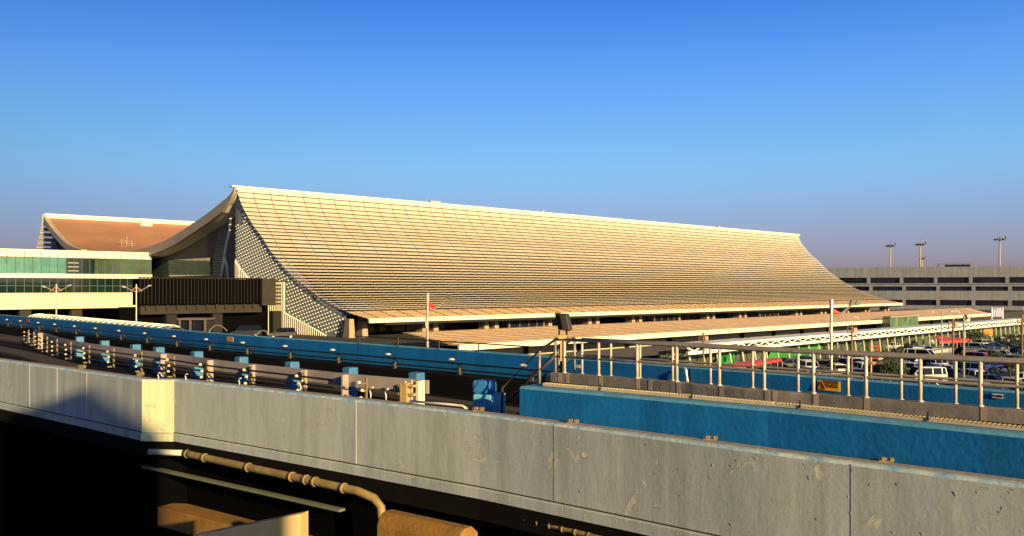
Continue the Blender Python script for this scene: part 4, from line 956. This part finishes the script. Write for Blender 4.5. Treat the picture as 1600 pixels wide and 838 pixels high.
# double blue block
c = NP(755, 645, 2.55); b = MB(); dd = Vector((.81, -.586, 0)); nn = Vector((.586, .81, 0)); dl = Vector((.93, -.37, 0))
c = NP(738, 586, 2.0); Yc = 21.5; c = Vector(((738-800)/F*Yc, Yc, 0)); k_ = Yc/F
r = empty('blue_cabinet', (c.x, c.y, zz(3)), 'two tier blue cabinet standing between the guideways', 'cabinet')
z1, z2, z3 = CZ-(595-HOR)*k_, CZ-(616-HOR)*k_, zz(3.0)
b = MB(); b.obox(Vector((c.x-.02, c.y+.12, z2)), dl*26*k_*1.0, nn*.45, Z3*(z1-z2)); b.build('upper_box', mat('blue_gloss', (.02, .16, .46), .7), r, bevel=.06)
b = MB(); b.obox(Vector((c.x, c.y, z3)), dl*32*k_, nn*.65, Z3*(z2-z3)); b.build('lower_box', mat('blue_sunlit_box', (.12, .42, .66), .7), r, bevel=.04)  # paler than the upper box; sun on its front is put into the colour
# conductor rails near the beam
def offset(P, o, z_):
    return [Vector((P[k].x+offn([q.xy for q in P], k).x*o, P[k].y+offn([q.xy for q in P], k).y*o, z_)) for k in range(len(P))]
CR = offset(MID, -.65, 0)
for i, d_ in enumerate((2.33, 2.52, 2.71)):
    Q = offset(MID, -.65, zz(d_))[:-4]; b = MB(); b.pipe(Q, .045, 6); tag(b.build('power_rail', blackm), f'{("top", "middle", "bottom")[i]} black power rail in front of the guard beam', 'power rail', 'power rails in front of the guard beam')
def make_bracket(kind):
    r = empty('insulator_bracket', (0, 0, 0))
    b = MB(); b.box(0, .25, 0, .08, .08, 1.15 if kind == 'near' else .85); b.box(0, .1, .05, .07, .4, .07)
    for z_ in (.35, .65, .95): b.box(0, .12, z_-.06, .06, .3, .05)
    b.build('bracket', mat('bracket_ochre', (.22, .15, .07), .6) if kind == 'near' else blackm, r)
    for z_ in ((.35, .65, .95) if kind == 'near' else (.35, .66, .98)):
        b = MB(); o_ = .12 if (kind == 'far' and z_ > .9) else 0
        if kind == 'near': b.sphere((-.1*(z_ > .9)+.08*(.5 < z_ < .9), -.06, z_), .11, .08, .085, 10, zmin=-.35)
        else: b.sphere((-.35 if z_ > .9 else .12, -.05, z_+(.16 if z_ > .9 else 0)), .2 if z_ > .9 else .1, .12, .07, 10, zmin=-.3)
        b.build('insulator', insul if kind == 'near' or z_ > .9 else mat('insulator_brown', (.06, .05, .035), .3), r, True)
    if kind == 'far':
        b = MB(); b.tube((.12, -.02, .1), (.12, -.02, .8), .13, 8); b.box(.5, .1, .0, .9, .05, .04); b.build('housing', blackm, r)
    return r
BR = {k: make_bracket(k) for k in ('near', 'far')}; firstb = {'near': True, 'far': True}
brk = {k: [c for c in bpy.data.objects if c.parent is BR[k]] for k in BR}
def put_bracket(kind, p, ang, label, group):
    if firstb[kind]: r = BR[kind]; firstb[kind] = False
    else:
        r = BR[kind].copy(); COL.objects.link(r)
        for c in brk[kind]:
            q = c.copy(); COL.objects.link(q); q.parent = r
    r.location = p; r.rotation_euler = (0, 0, ang); tag(r, label, 'insulator bracket', group)
pa, _ = at_px(CR, 385); pb_, _ = at_px(CR, 467); sp_ = (pb_-pa).length
cum = [0]
for a, c in zip(CR, CR[1:]): cum.append(cum[-1]+(c-a).length)
h_ = at_px(CR, 385); s385 = cum[h_[1]]+(h_[0]-CR[h_[1]].xy).length
pos = sorted([s385+k*sp_ for k in range(-40, 20) if 0 < s385+k*sp_ < cum[-1]-1.2])
for i, s_ in enumerate(pos):
    j = max(q for q in range(len(cum)-1) if cum[q] <= s_); u = (s_-cum[j])/(cum[j+1]-cum[j]); p = CR[j].lerp(CR[j+1], u); dd = (CR[j+1]-CR[j]).normalized()
    put_bracket('near', Vector((p.x, p.y, zz(2.93))), atan2(dd.y, dd.x), f'bracket with three cream insulators, {ordn(min(i, 29))} from the left before the guard beam', 'insulator brackets along the guard beam')
# end junction of rails
p, i = at_px(CR, 633); b = MB(); c = p.to_3d(); b.box(c.x, c.y, zz(3.0), .3, .25, 1.2, -.5); b.tube(c+Z3*zz(2.9), c+Z3*zz(2.2), .06); b.box(c.x+.25, c.y+.1, zz(2.9), .08, .08, 1.15)
for z_ in (2.3, 2.5, 2.7): b.box(c.x+.1, c.y, zz(z_)-.05, .7, .3, .08, -.5)
r = b.build('rail_end_junction', mat('junction_ochre', (.5, .38, .18), .55, noise=.3, scale=6)); tag(r, 'ochre junction post where the three near power rails end', 'junction post')
b = MB(); a = NP(640, 633, 1.8); b.pipe([a+Vector((0, .1, .08)), a+Vector((1.0, -.4, .07)), a+Vector((1.35, -.62, .06)), a+Vector((1.5, -.8, -.02))], .03, 8); tag(b.build('white_conduit', white, smooth=True), 'white conduit lying on the grey parapet by the rail end', 'conduit')
# far rails and brackets
FR = offset(FAR, -.8, 0)
for i, d_ in enumerate((2.12, 2.29, 2.47)):
    Q = [p for p in offset(FAR, -.8, zz(d_))]; Q = [p for p in Q if p.x < .5*1 or p.y > 30]; b = MB(); b.pipe(Q, .04, 6)
    tag(b.build('power_rail', blackm), f'{("top", "middle", "bottom")[i]} thin black power rail along the far blue wall', 'power rail', 'power rails along the far blue wall')
for i, px_ in enumerate((9, 30, 58, 84, 115, 148, 185, 225.6, 272, 323, 381, 448, 523, 610.6, 711, 824)):
    p, j = at_px(FR, px_+4); dd = (FR[j+1]-FR[j]).normalized()
    put_bracket('far', Vector((p.x, p.y, zz(2.02)-1.14)), atan2(dd.y, dd.x), f'dark bracket with pale domed cap, {ordn(i)} from the left along the far blue wall', 'insulator brackets along the far blue wall')
b = MB(); b.sweep(FAR, [(-1.35, zz(3)+.01), (-1.35, zz(2.42)), (-.25, zz(2.42)), (-.25, zz(3)+.01)]); tag(b.build('dark_foot_box', mat('foot_box_dark', (.006, .006, .007), .9, spec=.1)), 'long dark box at the foot of the far blue wall', 'cable trough')  # plain dark box covering the lower part of the blue wall
# cables above far wall
b = MB(); Q = [v+Z3*(.34*sin(k*.0)+.06) for k, v in enumerate(offset(FAR, .1, zz(1.8)))]; Q = [p for p in Q if 520 < 800+F*p.x/p.y < 900] or Q
b.pipe([p+Z3*.3 for p in Q], .03, 5)
for k, px_ in enumerate((562, 622, 686, 748)):
    p, j = at_px(FAR, px_); b.tube(p.to_3d()+Z3*zz(1.8), p.to_3d()+Z3*(zz(1.8)+.42), .03)
tag(b.build('wall_cable', blackm), 'black cable on short stands along the top of the far blue wall', 'cable')
b = MB(); p, j = at_px(FAR, 300)
for px_, sh in ((326, 1), (400, .7)):
    p, j = at_px(FAR, px_); c = p.to_3d()+Z3*zz(1.8); b2_ = MB(); b2_.pipe(curve3(c, c+Vector((.5*sh, 0, .9*sh)), c+Vector((1.3*sh, -.3, .1)), 8), .03, 5); tag(b2_.build('cable_loop', steel), f'{"larger" if sh == 1 else "smaller"} wire loop rising above the far blue wall near the booth', 'wire loop')
def plate(path, px_, dtop, dbot, wpx, m, name, label, cat, txt=None):
    (p, i), (q, _) = at_px(path, px_-wpx/2), at_px(path, px_+wpx/2); dd = (q-p).to_3d(); L_ = dd.length; dd.normalize(); nn = Vector((-dd.y, dd.x, 0))
    r = empty(name, p.to_3d()+Z3*zz(dbot), label, cat); b = MB(); b.obox(p.to_3d()-nn*.04+Z3*zz(dbot), dd*L_, nn*.03, Z3*(dbot-dtop)*S); b.build('panel', m, r)
    return r, p.to_3d()-nn*.045, dd, nn, L_
plate(FAR, 360, 1.9, 2.08, 10, mat('sign_orange_plain', (.55, .28, .06), .6), 'wall_plate', 'blank orange-brown plate on the far blue wall near the annex', 'plate')
plate(FAR, 44, 1.9, 2.12, 4, mat('plate_dull_red', (.3, .06, .04), .6), 'wall_plate', 'small dull red plate at the left end of the far blue wall', 'plate')
plate(FAR, 904, 1.95, 2.03, 6, mat('plate_pale', (.55, .5, .45), .6), 'wall_plate', 'tiny pale plate on the far blue wall behind the railing start', 'plate')
r, a, dd, nn, L_ = plate(FAR, 1559, 1.86, 1.93, 17, white, 'number_plate', 'small white number plate on the far blue wall at right', 'plate')
text_mesh('lettering', '00-1004', .1*S*.6, blackm, r, a-nn*.002+dd*L_/2+Z3*zz(1.895), tuple(dd))
r, a, dd, nn, L_ = plate(FAR, 1295.5, 1.86, 2.06, 35, yellm, 'warning_sign', 'yellow warning sign with triangle and two lines of writing on the blue wall', 'sign')
text_mesh('lettering', '高壓危險\n請勿靠近', .085*S*.9, signink, r, a-nn*.002+dd*L_*.62+Z3*(zz(1.96)+.06), tuple(dd))
b = MB(); tc_ = a+dd*L_*.2+Z3*(zz(2.03)); h_ = .2*S*.75; w_ = h_*1.1
tri = [tc_-dd*w_/2, tc_+dd*w_/2, tc_+Z3*h_]
for i in range(3): b.tube(tri[i]-nn*.004, tri[(i+1) % 3]-nn*.004, .016, 4)
b.build('triangle', signink, r); text_mesh('exclamation', '!', .15, signink, r, tc_-nn*.002+Z3*h_*.38, tuple(dd))
# ------------------------------------------------------------ right side blue box wall, grating, kerb slab, railings
BXP = [NP(812, 604, 1.394), NP(1000, 620.5, 1.394), NP(1200, 639, 1.394), NP(1400, 659.5, 1.394), NP(1600, 680, 1.394)]
BX = BXP+[BXP[-1]+(BXP[-1]-BXP[-2]).normalized()*7]
bx = empty('blue_plinth', BX[1].xy.to_3d(), 'thick blue painted plinth wall behind the grey parapet at right', 'wall')
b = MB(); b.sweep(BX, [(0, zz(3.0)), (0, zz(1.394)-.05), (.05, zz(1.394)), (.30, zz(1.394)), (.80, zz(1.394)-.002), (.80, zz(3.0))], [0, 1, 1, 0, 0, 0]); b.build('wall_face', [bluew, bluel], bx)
rest = BX[1:]; GRP = [at_px(offset(BX, .36, 0), 848)[0].to_3d()]+[Vector(p) for p in offset(BX, .36, 0)[1:]]
b = MB(); b.sweep(GRP, [(0, zz(1.394)+.004), (0, zz(1.394)+.05), (.16, zz(1.394)+.05), (.16, zz(1.394)+.004)])
for a, c in zip(GRP, GRP[1:]):
    dd = (c-a); L_ = dd.length; dd.normalize(); nn = Vector((-dd.y, dd.x, 0)); n_ = int(L_/.07)
    for k in range(n_): b.obox(Vector((a.x, a.y, zz(1.394)+.05))+dd*(k*.07)-nn*.0, dd*.035, nn*.16, Z3*.02)
gr = b.build('floor_grating', gratem); tag(gr, 'narrow yellowish serrated grating strip on top of the blue plinth', 'grating')
for px_ in (938, 1081, 1250, 1450):
    h_ = at_px(GRP, px_)
    if h_: 
        b = MB(); b.tube(h_[0].to_3d()+Z3*(zz(1.394)+.02), h_[0].to_3d()+Z3*(zz(1.394)+.16), .018); o_ = b.build('clip', blackm, gr)
SLB = [NP(860, 599, 1.394), NP(1000, 611, 1.394), NP(1200, 631.5, 1.394), NP(1400, 649, 1.394), NP(1600, 666.5, 1.394)]; SL = SLB+[SLB[-1]+(SLB[-1]-SLB[-2]).normalized()*7]
ks = empty('walkway_slab', SL[1].xy.to_3d(), 'brownish grey concrete walkway kerb carrying the railings', 'walkway kerb')
b = MB(); b.sweep(SL, [(0, zz(1.394)+.03), (0, zz(1.235)-.015), (.02, zz(1.235)), (.2, zz(1.235)), (.2, zz(1.394)+.03)]); b.build('slab', slabm, ks)
b = MB(); b.sweep(SL, [(1.28, zz(1.394)+.03), (1.28, zz(1.33)), (1.46, zz(1.33)), (1.46, zz(1.394)+.03)]); b.build('rear_kerb', slabm, ks)
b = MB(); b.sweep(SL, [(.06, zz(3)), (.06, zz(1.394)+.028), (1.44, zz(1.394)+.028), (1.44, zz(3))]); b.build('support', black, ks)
for px_ in (872, 884, 936, 994, 1013, 1057, 1124, 1195, 1207, 1271, 1350, 1532):
    h_ = at_px(SL, px_)
    if not h_: continue
    p, i = h_; dd = (SL[i+1]-SL[i]).normalized(); nn = Vector((-dd.y, dd.x, 0)); b = MB(); b.obox(p.to_3d()-nn*.006+Z3*(zz(1.394)+.035), dd*.09, nn*.03, Z3*(.139*S)); b.build('patch', patchm, ks)
# railings
ZR = CZ-1.18; ZM = None
def railing(path, posts, ztop, zmid, zbot, rt, rm, rp, label, start_px, group):
    r = empty('steel_railing', path[1].xy.to_3d(), label, 'railing', group)
    hs_ = at_px(path, start_px); st = hs_[0].to_3d() if hs_ else path[0].xy.to_3d(); P = [st]+[Vector(p) for p in path if p.xy.to_3d().x > st.x]
    Q = [Vector((p.x, p.y, ztop)) for p in P]; b = MB(); b.pipe(Q, rt, 8); b.build('top_rail', railm, r, True)
    Q = [Vector((p.x, p.y, zmid)) for p in P]; b = MB(); b.pipe(Q, rm, 8); b.build('mid_rail', railm, r, True)
    for px_ in posts:
        h_ = at_px(path, px_)
        if h_: p = h_[0].to_3d(); b = MB(); b.tube(p+Z3*zbot, p+Z3*(ztop-rt*.5), rp, 10); b.tube(p+Z3*zbot, p+Z3*(zbot+.02), rp*1.7, 10); b.build('post', postm, r, True)
    return r
NRL = offset(SL, .10, 0); BRL = offset(SL, 1.35, 0)
p995 = at_px(NRL, 995)[0]; zt = CZ-(535.5-HOR)*p995.y/F
p1438 = at_px(NRL, 1438)[0]; zt2 = CZ-(559.5-HOR)*p1438.y/F
zm = CZ-(565-HOR)*p995.y/F
railing(NRL, (882, 935.5, 995.5, 1057.5, 1124, 1194, 1271, 1353, 1438, 1532, 1637), (zt+zt2)/2, zm, zz(1.235), .038, .030, .033, 'front steel pipe railing on the kerb edge nearest the camera', 868, 'walkway railings')
railing(BRL, (909.5, 954.5, 1000, 1051, 1110, 1176, 1247, 1325, 1408, 1493, 1589), (zt+zt2)/2-.06, zm-.06, zz(1.33), .034, .028, .03, 'rear steel pipe railing on the far side of the walkway', 884, 'walkway railings')
# end frame + stair handrails
hd = Vector((-.81, .586, 0)); h_ = at_px(NRL, 868); e0 = h_[0].to_3d() if h_ else NRL[0].xy.to_3d(); e1 = e0+Vector((.586, .81, 0))*.85
st = empty('access_stairs', e0+hd*1+Z3*zz(3), 'dark steel access stairs with sloping handrails at the end of the walkway', 'stairs')
ztp = (zt+zt2)/2
for nm, e in (('handrail', e0), ('handrail', e1)):
    b = MB(); b.pipe([e+Z3*ztp, e+hd*.02+Z3*(ztp-.02), e+hd*.45+Z3*(ztp-.28), e+hd*1.55+Z3*(ztp-1.25), e+hd*1.6+Z3*(zz(3)+.3)], .032, 8); b.build(nm, mat('stair_dark', (.10, .08, .06), .5, metal=.4), st, True)
    b = MB(); b.pipe([e+hd*.02+Z3*(ztp-.42), e+hd*.45+Z3*(ztp-.75), e+hd*1.45+Z3*(ztp-1.6)], .028, 8); b.build('lower_rail', mat('stair_dark', (.1, .08, .06)), st, True)
    b = MB(); b.tube(e+Z3*zz(1.3), e+Z3*ztp, .03, 8); b.tube(e+hd*.45+Z3*(zz(1.5)), e+hd*.45+Z3*(ztp-.28), .03, 8); b.build('post', railm, st, True)
for e in (e0+Vector((.05, .05, 0)), e1-Vector((.05, .05, 0))):
    b = MB(); a = e+hd*.35+Z3*zz(1.25); c = e+hd*1.9+Z3*(zz(3.0)); b.hexa([a, c, c+Vector((.03, .04, 0)), a+Vector((.03, .04, 0))], [a-Z3*.3, c-Z3*.0+hd*-.3, c+Vector((.03, .04, 0))+hd*-.3, a+Vector((.03, .04, 0))-Z3*.3]); b.build('stringer', blackm, st)
for k in range(7):
    u = (k+.5)/7; c = e0+hd*(.4+1.4*u)+Z3*(zz(1.3)+(zz(3)-zz(1.3))*u); b = MB(); b.obox(c, hd*.22, Vector((.586, .81, 0))*.8, Z3*.03); b.build('tread', blackm, st)
# floodlight
fl_ = (at_px(NRL, 879) or (NRL[0].xy, 0))[0].to_3d(); k_ = fl_.y/F; r = empty('floodlight', fl_+Z3*ztp, 'black rectangular floodlight seen from behind at the railing corner', 'floodlight')
c = GY(879, 503, fl_.y); ux = Vector((.95, -.3, 0)).normalized(); uy = Vector((.3, .95, 0)).normalized(); up = (Z3+ux*-.22).normalized()
b = MB(); o_ = c-ux*10*k_-up*13*k_; b.obox(o_, ux*8*k_, uy*.14, up*27*k_); b.build('front_housing', blackm, r, bevel=.012)
b = MB(); o_ = c-ux*2*k_-up*14*k_; b.obox(o_-uy*.1, ux*13*k_, uy*.28, up*27*k_); b.build('rear_housing', mat('housing_dark', (.035, .03, .03), .55), r, bevel=.03)
b = MB(); base = fl_+Z3*ztp
for sg in (-7, 5): b.obox(base+ux*sg*k_, ux*2*k_, uy*.06, Z3*14*k_)
b.obox(base-ux*7*k_, ux*14*k_, uy*.06, Z3*1.5*k_); b.build('yoke', blackm, r)
b = MB(); b.box(base.x+.0, base.y-.03, base.z+.02, .2, .05, .09); b.box(base.x-.02, base.y+.02, base.z-.5, .07, .07, .48); b.build('clamp', mat('clamp_orange', (.5, .3, .15), .5), r)
b = MB(); b.tube(base+Vector((-.03, .12, -.1)), base+Vector((.0, .12, -1.0)), .05); b.build('cable_box', blackm, r)
# small clamps on parapet top
def clampt(px_, py_, d_, wpx, label, parent_group='rail clamps on the grey parapet'):
    p = NP(px_, py_, d_); k_ = p.y/F; r = empty('rail_clamp', p, label, 'clamp', parent_group); dd = Vector((.93, -.36, 0)); nn = Vector((.36, .93, 0))
    b = MB(); b.obox(p-dd*wpx/2*k_, dd*wpx*k_, nn*.08, Z3*1.6*k_); b.build('base_bar', mat('clamp_ochre', (.42, .32, .16), .5, metal=.4, noise=.4, scale=20), r)
    for q in (-.3, .28): b = MB(); b.obox(p+dd*q*wpx*k_+Z3*1.5*k_, dd*5.5*k_, nn*.09, Z3*5*k_); b.build('jaw', MATS['clamp_ochre'], r)
    b = MB(); b.tube(p-dd*wpx*.5*k_+Z3*4*k_+nn*.04, p+dd*wpx*.55*k_+Z3*4.4*k_+nn*.04, .9*k_, 8); b.build('bolt', mat('bolt_pale', (.7, .66, .55), .3, metal=.5), r)
clampt(893, 662, 1.8, 17, 'ochre rail clamp on the parapet below the railing end'); clampt(1109, 688, 1.8, 20, 'ochre rail clamp at the middle of the right parapet'); clampt(1385, 722, 1.8, 21, 'ochre rail clamp nearest the camera on the parapet'); clampt(745, 643, 1.8, 17, 'ochre rail clamp in front of the blue cabinet')
for i, (px_, py_) in enumerate(((125, 577), (216, 588))): clampt(px_, py_, 1.8, 9, ('ochre rail clamp on the left parapet, far one', 'ochre rail clamp just left of the sunlit pilaster')[i])
for i, (px_, py_, lb) in enumerate(((468, 612, 'left white hook beside the insulators on the parapet edge'), (578, 624, 'white hook right of the light joint line'), (602, 627, 'white hook nearest the ochre junction post'), (245, 594, 'small white hook above the sunlit pilaster'), (288, 596, 'small white hook right of the pilaster'), (372, 603, 'small white hook between the pilaster and guard beam end'))):
    p = NP(px_, py_-1, 1.8)+Vector((0, .12, 0)); b = MB(); s_ = 1 if i < 3 else .7; b.pipe([p, p+Vector((0, 0, .12*s_)), p+Vector((-.03, 0, .2*s_)), p+Vector((.02, 0, .27*s_)), p+Vector((.08*s_, 0, .28*s_))], .018, 6); tag(b.build('cable_hook', white, smooth=True), lb, 'hook', 'cable hooks on the grey parapet')
# ------------------------------------------------------------ below: black shade wall, pipe, own guideway edge pieces
gi = MB(); gi.sweep(NEAR, [(.5, 0), (.5, zz(3.0)), (3.5, zz(3.0)), (3.5, 0)]); r = gi.build('guideway_shade_wall', black); tag(r, 'black wall standing in for the shade under the grey parapet', 'shade wall')  # black sheet added; the darkness under the parapet is painted, not cast
pp = [NP(288, 708, 3.2), NP(300, 711, 3.2), NP(400, 733, 3.2), NP(470, 748, 3.2), NP(560, 768, 3.2)]
pr_ = empty('drain_pipe', pp[2], 'tan drain pipe with collars slung under the grey parapet', 'pipe')
k_ = pp[2].y/F; b = MB(); e = pp[-1]; b.pipe(pp+[e+Vector((.45, -.25, -.12)), e+Vector((.62, -.36, -.3)), e+Vector((.70, -.42, -.9)), e+Vector((.70, -.42, -2.2))], 6.0*k_, 12); b.build('pipe_run', pipem, pr_, True)
b = MB(); s0_ = NP(233, 706, 3.2); b.pipe([s0_, pp[0]], 5*k_, 12); b.build('pale_sleeve', mat('sleeve_pale', (.55, .55, .45), .6), pr_, True)
for px_ in (293, 320, 388, 456, 478, 492, 537):
    h_ = at_px([p for p in pp], px_)
    if h_: 
        i = h_[1]; c = pp[i]+(pp[i+1]-pp[i])*((h_[0]-pp[i].xy).length/(pp[i+1]-pp[i]).xy.length); dd = (pp[i+1]-pp[i]).normalized(); b = MB(); b.tube(c-dd*.05, c+dd*.05, 7.4*k_, 12); b.build('collar', pipem, pr_, True)
b = MB(); q_ = [NP(768, 799, 3.17), NP(850, 819, 3.17), NP(940, 842, 3.17)]; b.pipe(q_, .055, 8)
for k in range(9): c = q_[0].lerp(q_[-1], k/9); b.tube(c, c+(q_[-1]-q_[0]).normalized()*.03, .068, 8)
tag(b.build('ribbed_conduit', pipem, smooth=False), 'thin ribbed tan conduit under the parapet at bottom right of centre', 'conduit')
def beam(name, pts, d_, hgt, wid, m, label, cat, mi=None):
    P = [NP(x, y, d_) for x, y in pts]; b = MB(); b.sweep(P, [(0, zz(d_)-hgt), (0, zz(d_)), (wid, zz(d_)), (wid, zz(d_)-hgt)]); o = b.build(name, m, bevel=.02); tag(o, label, cat); return o
beam('service_ledge', [(220, 728), (400, 768), (530, 797)], 3.6, .07, .22, mat('ledge_green_grey', (.16, .18, .12), .8, noise=.2, scale=2), 'thin grey-green ledge in the dark below the drain pipe', 'ledge')
beam('ochre_slab', [(246, 792), (440, 842), (520, 862)], 4.3, .6, 1.1, brownc, 'ochre brown concrete slab at bottom left below the pipe', 'slab')
P = [GY(588, 818, 16.5), GY(588, 818, 16.5)+Vector((.81, -.586, 0))]
jb = empty('concrete_barrier', P[0], 'stubby ochre concrete barrier with chamfered top at the bottom edge', 'barrier')
dd = (P[1]-P[0]).normalized(); nn = Vector((-dd.y, dd.x, 0)); a = P[0]; Lb = 2.1
cs = [(0, -2.5), (0, -.04), (.06, .10), (.2, .2), (.42, .2), (.6, .05), (.62, -2.5)]
b = MB(); b.hexa([a+nn*o_+Z3*z_ for o_, z_ in cs], [a+dd*Lb+nn*o_+Z3*z_ for o_, z_ in cs]); b.build('body', brownc, jb, bevel=.03)
tm = mat('tile_cream', (.6, .45, .22), .6)
t = tm.node_tree; bk = t.nodes.new('ShaderNodeTexBrick'); bk.inputs['Scale'].default_value = 9; bk.inputs['Color1'].default_value = (.6, .45, .22, 1); bk.inputs['Color2'].default_value = (.55, .42, .2, 1); bk.inputs['Mortar'].default_value = (.2, .12, .05, 1); bk.inputs['Mortar Size'].default_value = .03
gg_ = t.nodes.new('ShaderNodeTexCoord'); mpn = t.nodes.new('ShaderNodeMapping'); mpn.inputs['Rotation'].default_value = (radians(90), 0, 0); t.links.new(gg_.outputs['Object'], mpn.inputs[0]); t.links.new(mpn.outputs[0], bk.inputs[0]); t.links.new(bk.outputs[0], t.nodes['Principled BSDF'].inputs['Base Color'])
Ya = 17.8; pa_ = GY(470, 803, Ya); pb2 = GY(300, 838, Ya*.93); 
b = MB(); dd = (pb2-pa_); dd.z = 0; top0, top1 = pa_, Vector((pb2.x, pb2.y, pb2.z)); bk0 = Vector((.1, .25, 0))
b.hexa([Vector((pa_.x, pa_.y, 2.5)), Vector((pb2.x, pb2.y, 2.5)), Vector((pb2.x, pb2.y, 2.5))+bk0, Vector((pa_.x, pa_.y, 2.5))+bk0], [pa_, pb2, pb2+bk0, pa_+bk0]); tag(b.build('tiled_wall', tm), 'small cream tiled wall corner at the bottom edge', 'wall')
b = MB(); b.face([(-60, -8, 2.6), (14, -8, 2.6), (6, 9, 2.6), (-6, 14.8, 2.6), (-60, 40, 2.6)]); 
tag(b.build('lower_deck', black), kind='structure')  # deck kept black; its shade is put into the colour
# ------------------------------------------------------------ unseen gabled block added behind the camera, shaped to shade the left parapet
W = []
def wallpt(px_, py_):
    h_ = at_px(NEAR, px_); p = h_[0]; return Vector((p.x, p.y, CZ-(py_-HOR)*p.y/F))
sh_pts = [wallpt(8, 652), wallpt(25, 645), wallpt(80, 626), wallpt(135, 606), wallpt(146, 607), wallpt(175, 627), wallpt(222, 657), wallpt(247, 676), wallpt(256, 700)]
perp = Vector((-SH.y, SH.x, 0)); L0_ = 52
ref = sh_pts[3]+SH*L0_
out = []
for p in sh_pts:
    L_ = (ref-p).dot(SH); q = p+SH*L_; q.z = p.z+L_*tan(SUN_EL); out.append(q)
b = MB(); poly = [Vector((out[0].x, out[0].y, 0))]+out+[Vector((out[-1].x, out[-1].y, 0))]
b.hexa([p for p in poly], [p+SH*14 for p in poly]); tag(b.build('shadow_gable', garm), 'unseen grey gabled block added behind the camera to cast shade', 'building')
